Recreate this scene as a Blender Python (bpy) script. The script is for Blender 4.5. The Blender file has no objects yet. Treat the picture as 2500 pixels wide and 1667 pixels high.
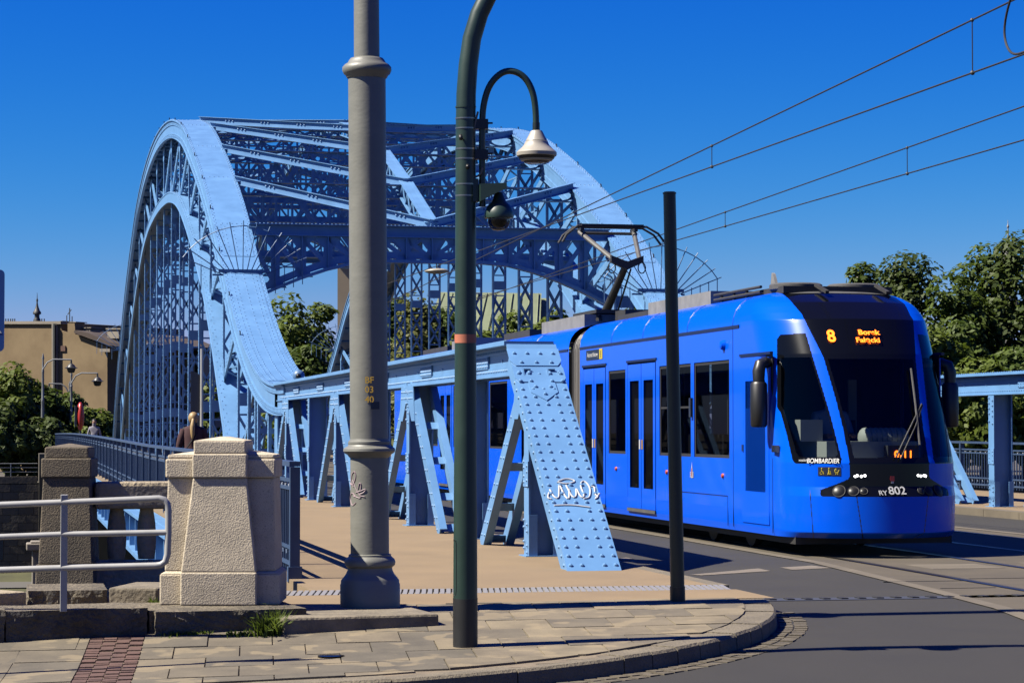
import bpy, math, random
import numpy as np
from mathutils import Vector, Matrix
random.seed(7); rng = np.random.default_rng(7)
SC = bpy.context.scene
COL = SC.collection
PI = math.pi

# ------------------------------------------------------------------ camera
F_PX, VPX, V0, CAMH = 5800.0, 28.0, 1045.0, 1.64
YAW = math.atan((1250 - VPX) / F_PX)
PITCH = math.atan((V0 - 833.5) / F_PX)
cam = bpy.data.cameras.new('camera'); camo = bpy.data.objects.new('camera', cam)
COL.objects.link(camo); SC.camera = camo
cam.sensor_width = 36.0; cam.lens = 36.0 * F_PX / 2500.0
cam.clip_start = 0.1; cam.clip_end = 6000
camo.location = (0, 0, CAMH)
camo.rotation_euler = (PI / 2 + PITCH, 0, -YAW)

# ------------------------------------------------------------------ sky and sun
SUN_EL, SUN_AZ = math.radians(49.5), math.radians(1.0)
world = bpy.data.worlds.new('World'); SC.world = world; world.use_nodes = True
wn = world.node_tree.nodes; wl = world.node_tree.links
bg = wn['Background']
sky = wn.new('ShaderNodeTexSky'); sky.sky_type = 'NISHITA'; sky.sun_disc = False
sky.sun_elevation = SUN_EL
sky.sun_rotation = math.atan2(-math.cos(SUN_AZ), -math.sin(SUN_AZ))
sky.altitude = 200; sky.air_density = 1.0; sky.dust_density = 0.25; sky.ozone_density = 3.5
# deep polarised blue: one response curve per channel, the same over the whole sky
sep = wn.new('ShaderNodeSeparateColor'); cmb = wn.new('ShaderNodeCombineColor'); wl.new(sky.outputs[0], sep.inputs[0])
def _m(op, a, b):
    n = wn.new('ShaderNodeMath'); n.operation = op
    wl.new(a, n.inputs[0]); n.inputs[1].default_value = b; return n.outputs[0]
for ch, (ref, pw, val, mx) in enumerate(((4.6, 4.2, 0.19, 0.34), (6.0, 1.87, 0.40, 0.52), (6.3, 0.5, 0.74, 0.80))):
    o_ = _m('MULTIPLY', _m('POWER', _m('DIVIDE', sep.outputs[ch], ref), pw), val * 6.25)
    wl.new(_m('MINIMUM', o_, mx * 6.25), cmb.inputs[ch])
wl.new(cmb.outputs[0], bg.inputs['Color'])
bg.inputs['Strength'].default_value = 0.05
sd = bpy.data.lights.new('sun', 'SUN'); sd.energy = 5.0; sd.angle = math.radians(0.5); sd.color = (1.0, 0.93, 0.80)
so = bpy.data.objects.new('sun', sd); COL.objects.link(so)
to_sun = Vector((-math.cos(SUN_EL) * math.cos(SUN_AZ), -math.cos(SUN_EL) * math.sin(SUN_AZ), math.sin(SUN_EL)))
so.rotation_euler = to_sun.to_track_quat('Z', 'Y').to_euler()
so.location = to_sun * 60
vs = SC.view_settings; vs.view_transform = 'Standard'; vs.look = 'None'; vs.gamma = 1.0; vs.exposure = 1.65
vs.use_curve_mapping = False

# ------------------------------------------------------------------ pixel helpers (photo pixels -> directions)
_fw = Vector((math.sin(YAW) * math.cos(PITCH), math.cos(YAW) * math.cos(PITCH), math.sin(PITCH)))
_rt = Vector((math.cos(YAW), -math.sin(YAW), 0)); _up = _rt.cross(_fw)
_O = Vector((0, 0, CAMH))
def ray(u, v): return _fw + _rt * ((u - 1250) / F_PX) + _up * ((833.5 - v) / F_PX)
def onX(u, v, X): d = ray(u, v); return _O + d * (X / d.x)
def onY(u, v, Y): d = ray(u, v); return _O + d * (Y / d.y)
def onZ(u, v, z): d = ray(u, v); return _O + d * ((z - CAMH) / d.z)
def atZ(u, v, Z): d = ray(u, v); return _O + d * (Z / d.dot(_fw))
def proj(p):
    q = Vector(p) - _O; z = q.dot(_fw)
    return 1250 + F_PX * q.dot(_rt) / z, 833.5 - F_PX * q.dot(_up) / z
def sstep(a, b, x):
    t = min(1, max(0, (x - a) / (b - a))); return t * t * (3 - 2 * t)
def pav(x, y):            # height of the near pavement: falls towards the viewer and to the left
    return 0.13 - 0.036 * min(7.5, max(0, 20.3 - y)) - 0.028 * min(9, max(0, 6.3 - x)) * (1 - sstep(17.5, 21.2, y))
def onPav(u, v, dz=0.0):
    z = 0.0
    for _ in range(40):
        p = onZ(u, v, z); z += 0.6 * (pav(p.x, p.y) + dz - z)
    return onZ(u, v, z)

# ------------------------------------------------------------------ mesh builder
def csm(pts, it=2):
    pts = [Vector(p) for p in pts]
    for _ in range(it):
        q = [pts[0]]
        for a, c in zip(pts, pts[1:]): q += [a*0.75+c*0.25, a*0.25+c*0.75]
        pts = q+[pts[-1]]
    return pts
class MB:
    def __init__(s): s.v = []; s.f = []
    def add(s, vs, fs):
        o = len(s.v); s.v += [tuple(p) for p in vs]; s.f += [tuple(i + o for i in f) for f in fs]; return s
    def box(s, x0, x1, y0, y1, z0, z1):
        return s.add([(x0,y0,z0),(x1,y0,z0),(x1,y1,z0),(x0,y1,z0),(x0,y0,z1),(x1,y0,z1),(x1,y1,z1),(x0,y1,z1)],
                     [(3,2,1,0),(4,5,6,7),(0,1,5,4),(1,2,6,5),(2,3,7,6),(3,0,4,7)])
    def bar(s, p, q, w, h, up=(0, 0, 1)):
        p = Vector(p); q = Vector(q); d = (q - p).normalized(); up = Vector(up)
        sd = d.cross(up)
        if sd.length < 1e-4: sd = d.cross(Vector((0, 1, 0)))
        sd.normalize(); u2 = sd.cross(d)
        a, b = sd * (w / 2), u2 * (h / 2)
        return s.add([p-a-b, p+a-b, p+a+b, p-a+b, q-a-b, q+a-b, q+a+b, q-a+b],
                     [(0,1,2,3),(7,6,5,4),(0,4,5,1),(1,5,6,2),(2,6,7,3),(3,7,4,0)])
    def tube(s, pts, r, n=8, cap=True, closed=False):
        pts = [Vector(p) for p in pts]; m = len(pts)
        rs = r if isinstance(r, (list, tuple)) else [r] * m
        vs, fs = [], []; prev = None
        for i, p in enumerate(pts):
            if closed: d = pts[(i + 1) % m] - pts[i - 1]
            else: d = pts[min(i + 1, m - 1)] - pts[max(i - 1, 0)]
            d.normalize()
            if prev is None:
                a = d.cross(Vector((0, 0, 1)))
                if a.length < 1e-3: a = d.cross(Vector((0, 1, 0)))
            else: a = prev - d * prev.dot(d)
            a.normalize(); prev = a; b = d.cross(a)
            for k in range(n):
                t = 2 * PI * k / n; vs.append(p + (a * math.cos(t) + b * math.sin(t)) * rs[i])
        for i in range(m if closed else m - 1):
            j = (i + 1) % m
            for k in range(n):
                l = (k + 1) % n; fs.append((i*n+k, i*n+l, j*n+l, j*n+k))
        if cap and not closed: fs.append(tuple(range(n))[::-1]); fs.append(tuple((m-1)*n+k for k in range(n)))
        return s.add(vs, fs)
    def lathe(s, prof, c=(0, 0, 0), n=32, cap=True):
        vs, fs = [], []; c = Vector(c)
        for r, z in prof:
            for k in range(n):
                t = 2*PI*k/n; vs.append(c + Vector((r*math.cos(t), r*math.sin(t), z)))
        for i in range(len(prof)-1):
            for k in range(n):
                l = (k+1) % n; fs.append((i*n+k, i*n+l, (i+1)*n+l, (i+1)*n+k))
        if cap: fs.append(tuple(range(n))[::-1]); fs.append(tuple((len(prof)-1)*n+k for k in range(n)))
        return s.add(vs, fs)
    def prism(s, poly, vec):
        vec = Vector(vec); poly = [Vector(p) for p in poly]; n = len(poly)
        return s.add(poly + [p + vec for p in poly],
                     [tuple(range(n)), tuple(range(2*n-1, n-1, -1))] + [(i, i+n, (i+1) % n + n, (i+1) % n) for i in range(n)])
    def ngon(s, poly): return s.add(poly, [tuple(range(len(poly)))])
    def dome(s, p, nrm, r, h=None, n=6):
        p = Vector(p); nrm = Vector(nrm).normalized(); h = h or r * 0.75
        a = nrm.cross(Vector((0, 0, 1)))
        if a.length < 1e-3: a = Vector((1, 0, 0))
        a.normalize(); b = nrm.cross(a); vs = []
        for rr, hh in ((r, 0), (r*0.72, h*0.72)):
            for k in range(n):
                t = 2*PI*k/n; vs.append(p + (a*math.cos(t)+b*math.sin(t))*rr + nrm*hh)
        vs.append(p + nrm*h); fs = []
        for k in range(n):
            l = (k+1) % n; fs.append((k, l, n+l, n+k)); fs.append((n+k, n+l, 2*n))
        return s.add(vs, fs)
    def ball(s, c, rx, ry=None, rz=None, n=12, m=8):
        ry = ry or rx; rz = rz or rx; c = Vector(c); vs, fs = [], []
        for i in range(1, m):
            t = PI*i/m
            for k in range(n):
                p = 2*PI*k/n; vs.append(c + Vector((rx*math.sin(t)*math.cos(p), ry*math.sin(t)*math.sin(p), rz*math.cos(t))))
        top = len(vs); vs.append(c+Vector((0,0,rz))); vs.append(c-Vector((0,0,rz)))
        for i in range(m-2):
            for k in range(n):
                l = (k+1) % n; fs.append((i*n+k, (i+1)*n+k, (i+1)*n+l, i*n+l))
        for k in range(n):
            l = (k+1) % n; fs.append((top, k, l)); fs.append((top+1, (m-2)*n+l, (m-2)*n+k))
        return s.add(vs, fs)
    def build(s, name, mat, parent=None, smooth=False, bevel=0):
        me = bpy.data.meshes.new(name); me.from_pydata(s.v, [], s.f); me.update()
        return mesh_obj(name, me, mat, parent, smooth, bevel)
def mesh_obj(name, me, mat, parent=None, smooth=False, bevel=0, fix=True):
    if fix:
        import bmesh
        bm = bmesh.new(); bm.from_mesh(me); bmesh.ops.recalc_face_normals(bm, faces=bm.faces); bm.to_mesh(me); bm.free()
    if mat: me.materials.append(M[mat] if isinstance(mat, str) else mat)
    o = bpy.data.objects.new(name, me); COL.objects.link(o)
    if parent: o.parent = parent
    if smooth:
        me.polygons.foreach_set('use_smooth', [True] * len(me.polygons))
        if smooth != 'all': me.set_sharp_from_angle(angle=math.radians(38))
    if bevel:
        b = o.modifiers.new('bevel', 'BEVEL'); b.width = bevel; b.segments = 2; b.limit_method = 'ANGLE'; b.angle_limit = math.radians(40)
    return o
def copy_obj(o, name=None, parent=None, loc=None, rz=None):
    c = o.copy(); COL.objects.link(c)
    if parent: c.parent = parent
    if loc is not None: c.location = loc
    if rz is not None: c.rotation_euler.z = rz
    return c
def tag(o, label, cat, group=None):
    o['label'] = label; o['category'] = cat
    if group: o['group'] = group
    return o
def struct(o): o['kind'] = 'structure'; return o
def stuff(o): o['kind'] = 'stuff'; return o
def empty(name, label, cat, group=None, loc=(0, 0, 0), rz=0):
    o = bpy.data.objects.new(name, None); COL.objects.link(o); o.location = loc; o.rotation_euler.z = rz
    o.empty_display_size = 0.2
    return tag(o, label, cat, group)
def text_mesh(name, txt, mat, parent, size, loc, xdir, updir, depth=0.002, sx=1.0, align='CENTER', bold=0.0):
    cu = bpy.data.curves.new(name, 'FONT'); cu.body = txt; cu.size = size; cu.align_x = align; cu.align_y = 'CENTER'
    cu.extrude = depth; cu.offset = bold
    to = bpy.data.objects.new(name, cu); COL.objects.link(to)
    dg = bpy.context.evaluated_depsgraph_get(); me = bpy.data.meshes.new_from_object(to.evaluated_get(dg))
    bpy.data.objects.remove(to)
    x = Vector(xdir).normalized(); z = x.cross(Vector(updir)).normalized(); y = z.cross(x)
    R = Matrix((x, y, z)).transposed().to_4x4(); S = Matrix.Diagonal((sx, 1, 1, 1))
    me.transform(Matrix.Translation(Vector(loc)) @ R @ S)
    me.materials.clear()
    return mesh_obj(name, me, mat, parent, fix=False)

def split_loose(o):
    me = o.data; n = len(me.vertices); par = list(range(n))
    def find(i):
        while par[i] != i: par[i] = par[par[i]]; i = par[i]
        return i
    for e in me.edges:
        a, b = find(e.vertices[0]), find(e.vertices[1])
        if a != b: par[a] = b
    groups = {}
    for p in me.polygons: groups.setdefault(find(p.vertices[0]), []).append(p)
    if len(groups) < 2: return
    co = [v.co.copy() for v in me.vertices]; mt = me.materials[0]; base = o.name.split('.')[0]; sm = me.polygons[0].use_smooth
    for k, g in enumerate(groups.values()):
        used = {}; vs = []; fs = []
        for p in g:
            t = []
            for i in p.vertices:
                if i not in used: used[i] = len(vs); vs.append(co[i])
                t.append(used[i])
            fs.append(t)
        m2 = bpy.data.meshes.new(base); m2.from_pydata(vs, [], fs); m2.update(); m2.materials.append(mt)
        if sm: m2.polygons.foreach_set('use_smooth', [True]*len(m2.polygons))
        if k == 0: o.data = m2
        else:
            c = o.copy(); c.data = m2; COL.objects.link(c)
# ------------------------------------------------------------------ materials
M = {}
KB = 0.35      # overall reflectance level (the photograph is exposed bright over deep colours)
def mat(name, c, rough=0.6, metal=0.0, var=0.0, scale=3.0, bump=0.0, bscale=40.0, c2=None, spec=0.5, coat=0.0, emit=None, es=1.0, detail=4.0, dist=0.01, stretch=None):
    c = tuple(x*KB for x in c); c2 = tuple(x*KB for x in c2) if c2 else None
    m = bpy.data.materials.new(name); m.use_nodes = True; M[name] = m
    nt = m.node_tree; nd = nt.nodes; lk = nt.links; b = nd['Principled BSDF']
    b.inputs['Base Color'].default_value = (*c, 1); b.inputs['Roughness'].default_value = rough
    b.inputs['Metallic'].default_value = metal; b.inputs['Specular IOR Level'].default_value = spec
    b.inputs['Coat Weight'].default_value = coat; b.inputs['Coat Roughness'].default_value = 0.05; b.inputs['Coat IOR'].default_value = 1.3
    if emit: b.inputs['Emission Color'].default_value = (*emit, 1); b.inputs['Emission Strength'].default_value = es
    if var or c2 or bump:
        geo = nd.new('ShaderNodeNewGeometry'); src = geo.outputs['Position']
        if stretch:
            mp = nd.new('ShaderNodeMapping'); mp.inputs['Scale'].default_value = stretch; lk.new(src, mp.inputs['Vector']); src = mp.outputs[0]
    if var or c2:
        n = nd.new('ShaderNodeTexNoise'); n.inputs['Scale'].default_value = scale; n.inputs['Detail'].default_value = detail
        n.inputs['Roughness'].default_value = 0.65
        lk.new(src, n.inputs['Vector'])
        r = nd.new('ShaderNodeValToRGB'); r.color_ramp.elements[0].position = 0.32; r.color_ramp.elements[1].position = 0.68
        ca = c if c2 else tuple(x * (1 - var) for x in c); cb = c2 if c2 else tuple(min(1, x * (1 + var)) for x in c)
        r.color_ramp.elements[0].color = (*ca, 1); r.color_ramp.elements[1].color = (*cb, 1)
        lk.new(n.outputs['Fac'], r.inputs['Fac']); lk.new(r.outputs['Color'], b.inputs['Base Color'])
        mr = nd.new('ShaderNodeMapRange'); mr.inputs['To Min'].default_value = max(0.02, rough - 0.08); mr.inputs['To Max'].default_value = min(1, rough + 0.1)
        lk.new(n.outputs['Fac'], mr.inputs['Value']); lk.new(mr.outputs[0], b.inputs['Roughness'])
    if bump:
        n2 = nd.new('ShaderNodeTexNoise'); n2.inputs['Scale'].default_value = bscale; n2.inputs['Detail'].default_value = 5
        lk.new(src, n2.inputs['Vector'])
        bp = nd.new('ShaderNodeBump'); bp.inputs['Strength'].default_value = bump; bp.inputs['Distance'].default_value = dist
        lk.new(n2.outputs['Fac'], bp.inputs['Height']); lk.new(bp.outputs[0], b.inputs['Normal'])
    return m
def speckle(name, scale, thr, col, fac=0.8):   # scatter small grains of another colour over a material
    m = M[name]; nt = m.node_tree; nd = nt.nodes; lk = nt.links; b = nd['Principled BSDF']
    geo = nd.new('ShaderNodeNewGeometry'); w = nd.new('ShaderNodeTexNoise'); w.inputs['Scale'].default_value = scale; w.inputs['Detail'].default_value = 2
    lk.new(geo.outputs['Position'], w.inputs['Vector'])
    mr = nd.new('ShaderNodeMapRange'); mr.inputs['From Min'].default_value = thr; mr.inputs['From Max'].default_value = thr + 0.05
    mr.inputs['To Max'].default_value = fac
    lk.new(w.outputs['Fac'], mr.inputs['Value'])
    mx = nd.new('ShaderNodeMix'); mx.data_type = 'RGBA'; mx.inputs['B'].default_value = (*[x*KB for x in col], 1)
    old = b.inputs['Base Color'].links
    if old: lk.new(old[0].from_socket, mx.inputs['A'])
    else: mx.inputs['A'].default_value = b.inputs['Base Color'].default_value
    lk.new(mr.outputs[0], mx.inputs['Factor']); lk.new(mx.outputs['Result'], b.inputs['Base Color'])
def glass(name, tint, refl=0.12, rough=0.02, ior=0.6):
    m = bpy.data.materials.new(name); m.use_nodes = True; M[name] = m
    nt = m.node_tree; nd = nt.nodes; lk = nt.links; nd.remove(nd['Principled BSDF']); out = nd['Material Output']
    t = nd.new('ShaderNodeBsdfTransparent'); t.inputs['Color'].default_value = (*tint, 1)
    g = nd.new('ShaderNodeBsdfGlossy'); g.inputs['Roughness'].default_value = rough
    lw = nd.new('ShaderNodeLayerWeight'); lw.inputs['Blend'].default_value = 0.5
    pw = nd.new('ShaderNodeMath'); pw.operation = 'POWER'; pw.inputs[1].default_value = 4.0; lk.new(lw.outputs['Facing'], pw.inputs[0])
    ad = nd.new('ShaderNodeMath'); ad.operation = 'MULTIPLY_ADD'; ad.inputs[1].default_value = ior; ad.inputs[2].default_value = refl
    lk.new(pw.outputs[0], ad.inputs[0])
    mx = nd.new('ShaderNodeMixShader'); lk.new(ad.outputs[0], mx.inputs[0]); lk.new(t.outputs[0], mx.inputs[1]); lk.new(g.outputs[0], mx.inputs[2])
    lk.new(mx.outputs[0], out.inputs['Surface'])

mat('bridge_paint', (0.205, 0.46, 0.86), 0.42, var=0.10, scale=1.6, bump=0.10, bscale=30, dist=0.004)
mat('bridge_paint_dull', (0.13, 0.28, 0.52), 0.5, var=0.14, scale=2.2, bump=0.12, bscale=30, dist=0.004)
mat('rail_paint', (0.055, 0.105, 0.215), 0.45, var=0.15, scale=3)
mat('galv_paint', (0.20, 0.38, 0.62), 0.40, var=0.12, scale=2.5)
mat('graffiti_white', (0.85, 0.87, 0.9), 0.6)
mat('graffiti_pink', (0.62, 0.45, 0.50), 0.6)
mat('graffiti_teal', (0.10, 0.50, 0.60), 0.6)
mat('sticker_red', (0.6, 0.12, 0.08), 0.6)
mat('tram_blue', (0.0005, 0.16, 1.30), 0.25, coat=0.22, spec=0.12)
mat('tram_dark_groove', (0.002, 0.012, 0.09), 0.4)
mat('tram_black', (0.006, 0.007, 0.009), 0.12, spec=0.22)
mat('tram_rubber', (0.015, 0.015, 0.016), 0.7)
mat('roof_grey', (0.10, 0.10, 0.10), 0.75, var=0.3, scale=4)
mat('roof_dark', (0.028, 0.026, 0.024), 0.7, var=0.4, scale=5)
mat('roof_box', (0.30, 0.30, 0.30), 0.7, var=0.15, scale=4)
mat('bellows', (0.025, 0.025, 0.027), 0.8)
mat('bellows_rib', (0.33, 0.31, 0.29), 0.6)
mat('cab_grey', (0.55, 0.56, 0.50), 0.7)
mat('cab_dark', (0.02, 0.022, 0.026), 0.8)
mat('interior', (0.035, 0.037, 0.042), 0.8)
mat('mirror_black', (0.012, 0.012, 0.012), 0.45)
mat('chrome', (0.7, 0.7, 0.7), 0.2, metal=1.0)
mat('led_orange', (0.6, 0.1, 0.0), 0.5, emit=(1.0, 0.16, 0.01), es=1.6)
mat('led_white', (0.8, 0.8, 0.8), 0.5, emit=(1.0, 1.0, 1.0), es=2.5)
mat('lamp_lens', (0.02, 0.02, 0.022), 0.38, spec=0.2)
mat('marker_orange', (0.75, 0.10, 0.02), 0.4)
mat('print_white', (0.75, 0.75, 0.75), 0.5)
mat('print_yellow', (0.80, 0.62, 0.03), 0.5)
mat('print_navy', (0.012, 0.02, 0.05), 0.4)
mat('print_red', (0.55, 0.04, 0.03), 0.5)
mat('gold_button', (0.6, 0.33, 0.06), 0.4)
glass('glass_dark', (0.28, 0.29, 0.30), 0.015, 0.02, 0.12)
glass('glass_cab', (0.66, 0.71, 0.72), 0.02, 0.02, 0.30)
glass('glass_dome', (0.35, 0.35, 0.38), 0.04)
mat('pole_grey', (0.29, 0.29, 0.25), 0.5, var=0.10, scale=2.5, bump=0.22, bscale=22, dist=0.006, stretch=(1, 1, 2.2))
mat('pole_grey_light', (0.50, 0.48, 0.44), 0.6)
mat('pole_green', (0.022, 0.062, 0.045), 0.40, var=0.14, scale=3, bump=0.10, bscale=30, dist=0.003)
mat('pole_green_dark', (0.008, 0.022, 0.016), 0.42, var=0.2, scale=3)
mat('pole_black', (0.010, 0.010, 0.010), 0.5, var=0.3, scale=4)
mat('tape_orange', (0.80, 0.24, 0.12), 0.6, var=0.1, scale=8)
mat('steel_band', (0.62, 0.60, 0.55), 0.3, metal=0.9)
mat('camera_cream', (0.62, 0.57, 0.48), 0.45)
mat('camera_dark', (0.02, 0.02, 0.02), 0.5)
mat('cable_beige', (0.30, 0.26, 0.21), 0.6)
mat('paint_yellow', (1.3, 0.78, 0.08), 0.6)
mat('handrail_grey', (0.58, 0.58, 0.56), 0.45, var=0.08, scale=5)
mat('granite', (0.92, 0.79, 0.58), 0.85, var=0.14, scale=3.5, bump=0.55, bscale=85, dist=0.012); speckle('granite', 90, 0.60, (0.22, 0.19, 0.15), 0.55)
mat('granite_dark', (0.22, 0.175, 0.115), 0.88, var=0.35, scale=3.0, bump=0.7, bscale=75, dist=0.014); speckle('granite_dark', 85, 0.60, (0.07, 0.06, 0.045), 0.6)
mat('granite_tan', (0.55, 0.45, 0.30), 0.88, var=0.22, scale=3.0, bump=0.85, bscale=22, dist=0.03)
mat('plinth_dark', (0.22, 0.18, 0.12), 0.9, var=0.5, scale=3.0, bump=1.0, bscale=26, dist=0.05); speckle('plinth_dark', 14, 0.62, (0.26, 0.22, 0.16), 0.45)
mat('concrete_old', (0.30, 0.25, 0.175), 0.9, var=0.35, scale=4.0, bump=0.6, bscale=30, dist=0.02)
mat('deck_tan', (0.37, 0.258, 0.135), 0.92, var=0.10, scale=0.9, bump=0.5, bscale=170, dist=0.006); speckle('deck_tan', 210, 0.64, (0.16, 0.11, 0.065), 0.5)
mat('sand_joint', (0.30, 0.235, 0.155), 0.95, var=0.25, scale=5, bump=0.4, bscale=60)
for i, c in enumerate([(0.20, 0.165, 0.110), (0.26, 0.21, 0.135), (0.165, 0.14, 0.098), (0.31, 0.25, 0.155)]):
    mat('slab_%d' % i, c, 0.9, var=0.24, scale=2.8, bump=0.35, bscale=55, dist=0.01); speckle('slab_%d' % i, 3.2, 0.56, (0.46, 0.36, 0.21), 0.5)
mat('brick_red', (0.155, 0.075, 0.055), 0.9, var=0.25, scale=6, bump=0.4, bscale=60)
mat('kerb_granite', (0.26, 0.215, 0.145), 0.88, var=0.22, scale=4, bump=0.8, bscale=45, dist=0.016); speckle('kerb_granite', 80, 0.6, (0.10, 0.09, 0.08), 0.5)
mat('asphalt', (0.027, 0.023, 0.0155), 0.85, var=0.20, scale=0.5, bump=0.6, bscale=160, dist=0.008); speckle('asphalt', 130, 0.66, (0.10, 0.09, 0.07), 0.5)
mat('asphalt_old', (0.030, 0.026, 0.018), 0.85, var=0.18, scale=0.7, bump=0.5, bscale=150, dist=0.008); speckle('asphalt_old', 120, 0.66, (0.10, 0.09, 0.07), 0.5)
mat('track_concrete', (0.12, 0.095, 0.058), 0.9, var=0.2, scale=0.8, bump=0.4, bscale=90, dist=0.008)
mat('track_edge', (0.20, 0.165, 0.115), 0.9, var=0.2, scale=1.5, bump=0.4, bscale=80)
mat('sett_stone', (0.16, 0.13, 0.085), 0.9, var=0.3, scale=6, bump=0.5, bscale=50)
mat('road_paint', (0.26, 0.215, 0.165), 0.9, var=0.25, scale=6)
mat('rail_steel', (0.16, 0.15, 0.145), 0.35, metal=0.9)
mat('rail_groove', (0.015, 0.014, 0.013), 0.8)
mat('joint_steel', (0.52, 0.50, 0.47), 0.5, metal=0.2)
mat('joint_gap', (0.12, 0.12, 0.13), 0.9)
mat('joint_blue', (0.055, 0.065, 0.095), 0.7)
mat('quay_stone', (0.20, 0.165, 0.115), 0.9, var=0.3, scale=0.6, bump=0.3, bscale=6, dist=0.05)
mat('grass_bank', (0.10, 0.10, 0.03), 0.95, var=0.35, scale=0.5)
mat('path_grey', (0.16, 0.15, 0.14), 0.95)
mat('earth', (0.10, 0.085, 0.06), 0.95, var=0.3, scale=0.3)
mat('water', (0.02, 0.03, 0.03), 0.08, bump=0.2, bscale=1.5, dist=0.05)
mat('stucco_tan', (0.38, 0.27, 0.135), 0.95, c2=(0.22, 0.145, 0.065), scale=0.22, detail=6)
mat('stucco_cream', (0.62, 0.50, 0.33), 0.95, var=0.1, scale=0.3)
mat('stucco_grey', (0.40, 0.35, 0.28), 0.95, var=0.15, scale=0.4)
mat('roof_brown', (0.085, 0.055, 0.042), 0.9, var=0.3, scale=0.8)
mat('roof_copper', (0.30, 0.36, 0.20), 0.7, var=0.18, scale=0.35)
mat('spire_dark', (0.03, 0.035, 0.035), 0.6)
mat('spire_grey', (0.40, 0.40, 0.38), 0.6, var=0.15, scale=2)
mat('window_dark', (0.02, 0.022, 0.025), 0.2)
mat('lamp_silver', (0.34, 0.36, 0.37), 0.4, var=0.1, scale=2)
mat('lamp_dark', (0.025, 0.027, 0.028), 0.5)
mat('buoy_red', (0.62, 0.025, 0.012), 0.4)
mat('sign_blue', (0.005, 0.06, 0.32), 0.35)
mat('sign_grey', (0.06, 0.065, 0.07), 0.5)
mat('bark', (0.055, 0.042, 0.03), 0.95, var=0.3, scale=4)
for i, (a, b) in enumerate([((0.15, 0.235, 0.024), (0.26, 0.33, 0.040)), ((0.095, 0.17, 0.020), (0.18, 0.25, 0.032)), ((0.20, 0.235, 0.045), (0.30, 0.31, 0.075)), ((0.075, 0.13, 0.020), (0.14, 0.195, 0.028))]):
    m = mat('leaf_%d' % i, a, 0.6, c2=b, scale=1.7, spec=0.3)
    nt = m.node_tree; b_ = nt.nodes['Principled BSDF']; tr = nt.nodes.new('ShaderNodeBsdfTranslucent'); mx = nt.nodes.new('ShaderNodeMixShader')
    src = b_.inputs['Base Color'].links[0].from_socket; nt.links.new(src, tr.inputs['Color']); mx.inputs[0].default_value = 0.42
    nt.links.new(b_.outputs[0], mx.inputs[1]); nt.links.new(tr.outputs[0], mx.inputs[2]); nt.links.new(mx.outputs[0], nt.nodes['Material Output'].inputs['Surface'])
mat('skin', (0.50, 0.27, 0.18), 0.6)
mat('hair_blond', (0.55, 0.36, 0.13), 0.55, var=0.25, scale=40)
mat('hair_dark', (0.03, 0.02, 0.015), 0.6)
mat('coat_maroon', (0.075, 0.018, 0.022), 0.9, var=0.2, scale=20)
mat('cloth_black', (0.012, 0.012, 0.014), 0.9)
mat('shirt_blue', (0.30, 0.42, 0.70), 0.9)
mat('shirt_grey', (0.42, 0.40, 0.46), 0.9)
mat('wire', (0.012, 0.012, 0.012), 0.6)
mat('pant_grey', (0.17, 0.165, 0.15), 0.5, var=0.1, scale=6)
mat('pant_dark', (0.022, 0.021, 0.020), 0.6, var=0.3, scale=8)
mat('insulator', (0.55, 0.53, 0.50), 0.4)
# ------------------------------------------------------------------ ground, road, pavement, river
def grid_sheet(name, xs, ys, zf, mtl, keep=None):
    vs = [(x, y, zf(x, y)) for y in ys for x in xs]; nx = len(xs); fs = []
    for j in range(len(ys)-1):
        for i in range(nx-1):
            if keep and not keep((xs[i]+xs[i+1])/2, (ys[j]+ys[j+1])/2): continue
            fs.append((j*nx+i, j*nx+i+1, (j+1)*nx+i+1, (j+1)*nx+i))
    mb = MB(); mb.v = vs; mb.f = fs
    return mb.build(name, mtl)
road_z = lambda x, y: pav(x, y) - 0.13
xs = sorted(set([-60, -40, -25, -15] + [round(-10 + 0.5*i, 3) for i in range(80)] + [32, 38, 46, 60]))
ys = sorted(set([-40, -20, -5, 2, 6] + [round(9 + 0.4*i, 3) for i in range(32)] + [21.8]))
road = struct(grid_sheet('road', xs, ys, road_z, 'asphalt'))
b = MB(); b.box(2.7, 23.4, 21.8, 300, -0.5, 0.0); deck_road = struct(b.build('bridge_road', 'asphalt_old'))
# kerb line of the corner, outer top edge
KPX = [(1590,1388),(1700,1414),(1800,1439),(1862,1457),(1888,1472),(1897,1488),(1888,1506),(1860,1524),(1815,1541),(1740,1562),(1640,1583),(1535,1600),(1420,1615),(1300,1629),(1130,1645),(960,1658),(760,1668)]
kp = [onPav(u, v) for u, v in KPX]
d = (kp[-1]-kp[-2]).normalized(); kp += [kp[-1]+d*k for k in (1.2, 3, 6, 10)]
kp = [Vector((p.x, p.y)) for p in kp]
def resample(pts, step):
    out = [pts[0].copy()]; acc = 0
    for a, c in zip(pts, pts[1:]):
        L = (c-a).length; t = step-acc
        while t <= L: out.append(a+(c-a)*(t/L)); t += step
        acc = (acc+L) % step
    return out
def smooth2(pts, it=2):
    for _ in range(it):
        q = [pts[0]]
        for a, c in zip(pts, pts[1:]): q += [a*0.75+c*0.25, a*0.25+c*0.75]
        pts = q+[pts[-1]]
    return pts
ks = resample(smooth2(kp, 3), 0.06)
def knorm(i, pts): t = (pts[min(i+1, len(pts)-1)]-pts[max(i-1, 0)]).normalized(); return Vector((-t.y, t.x))   # left of travel
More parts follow.
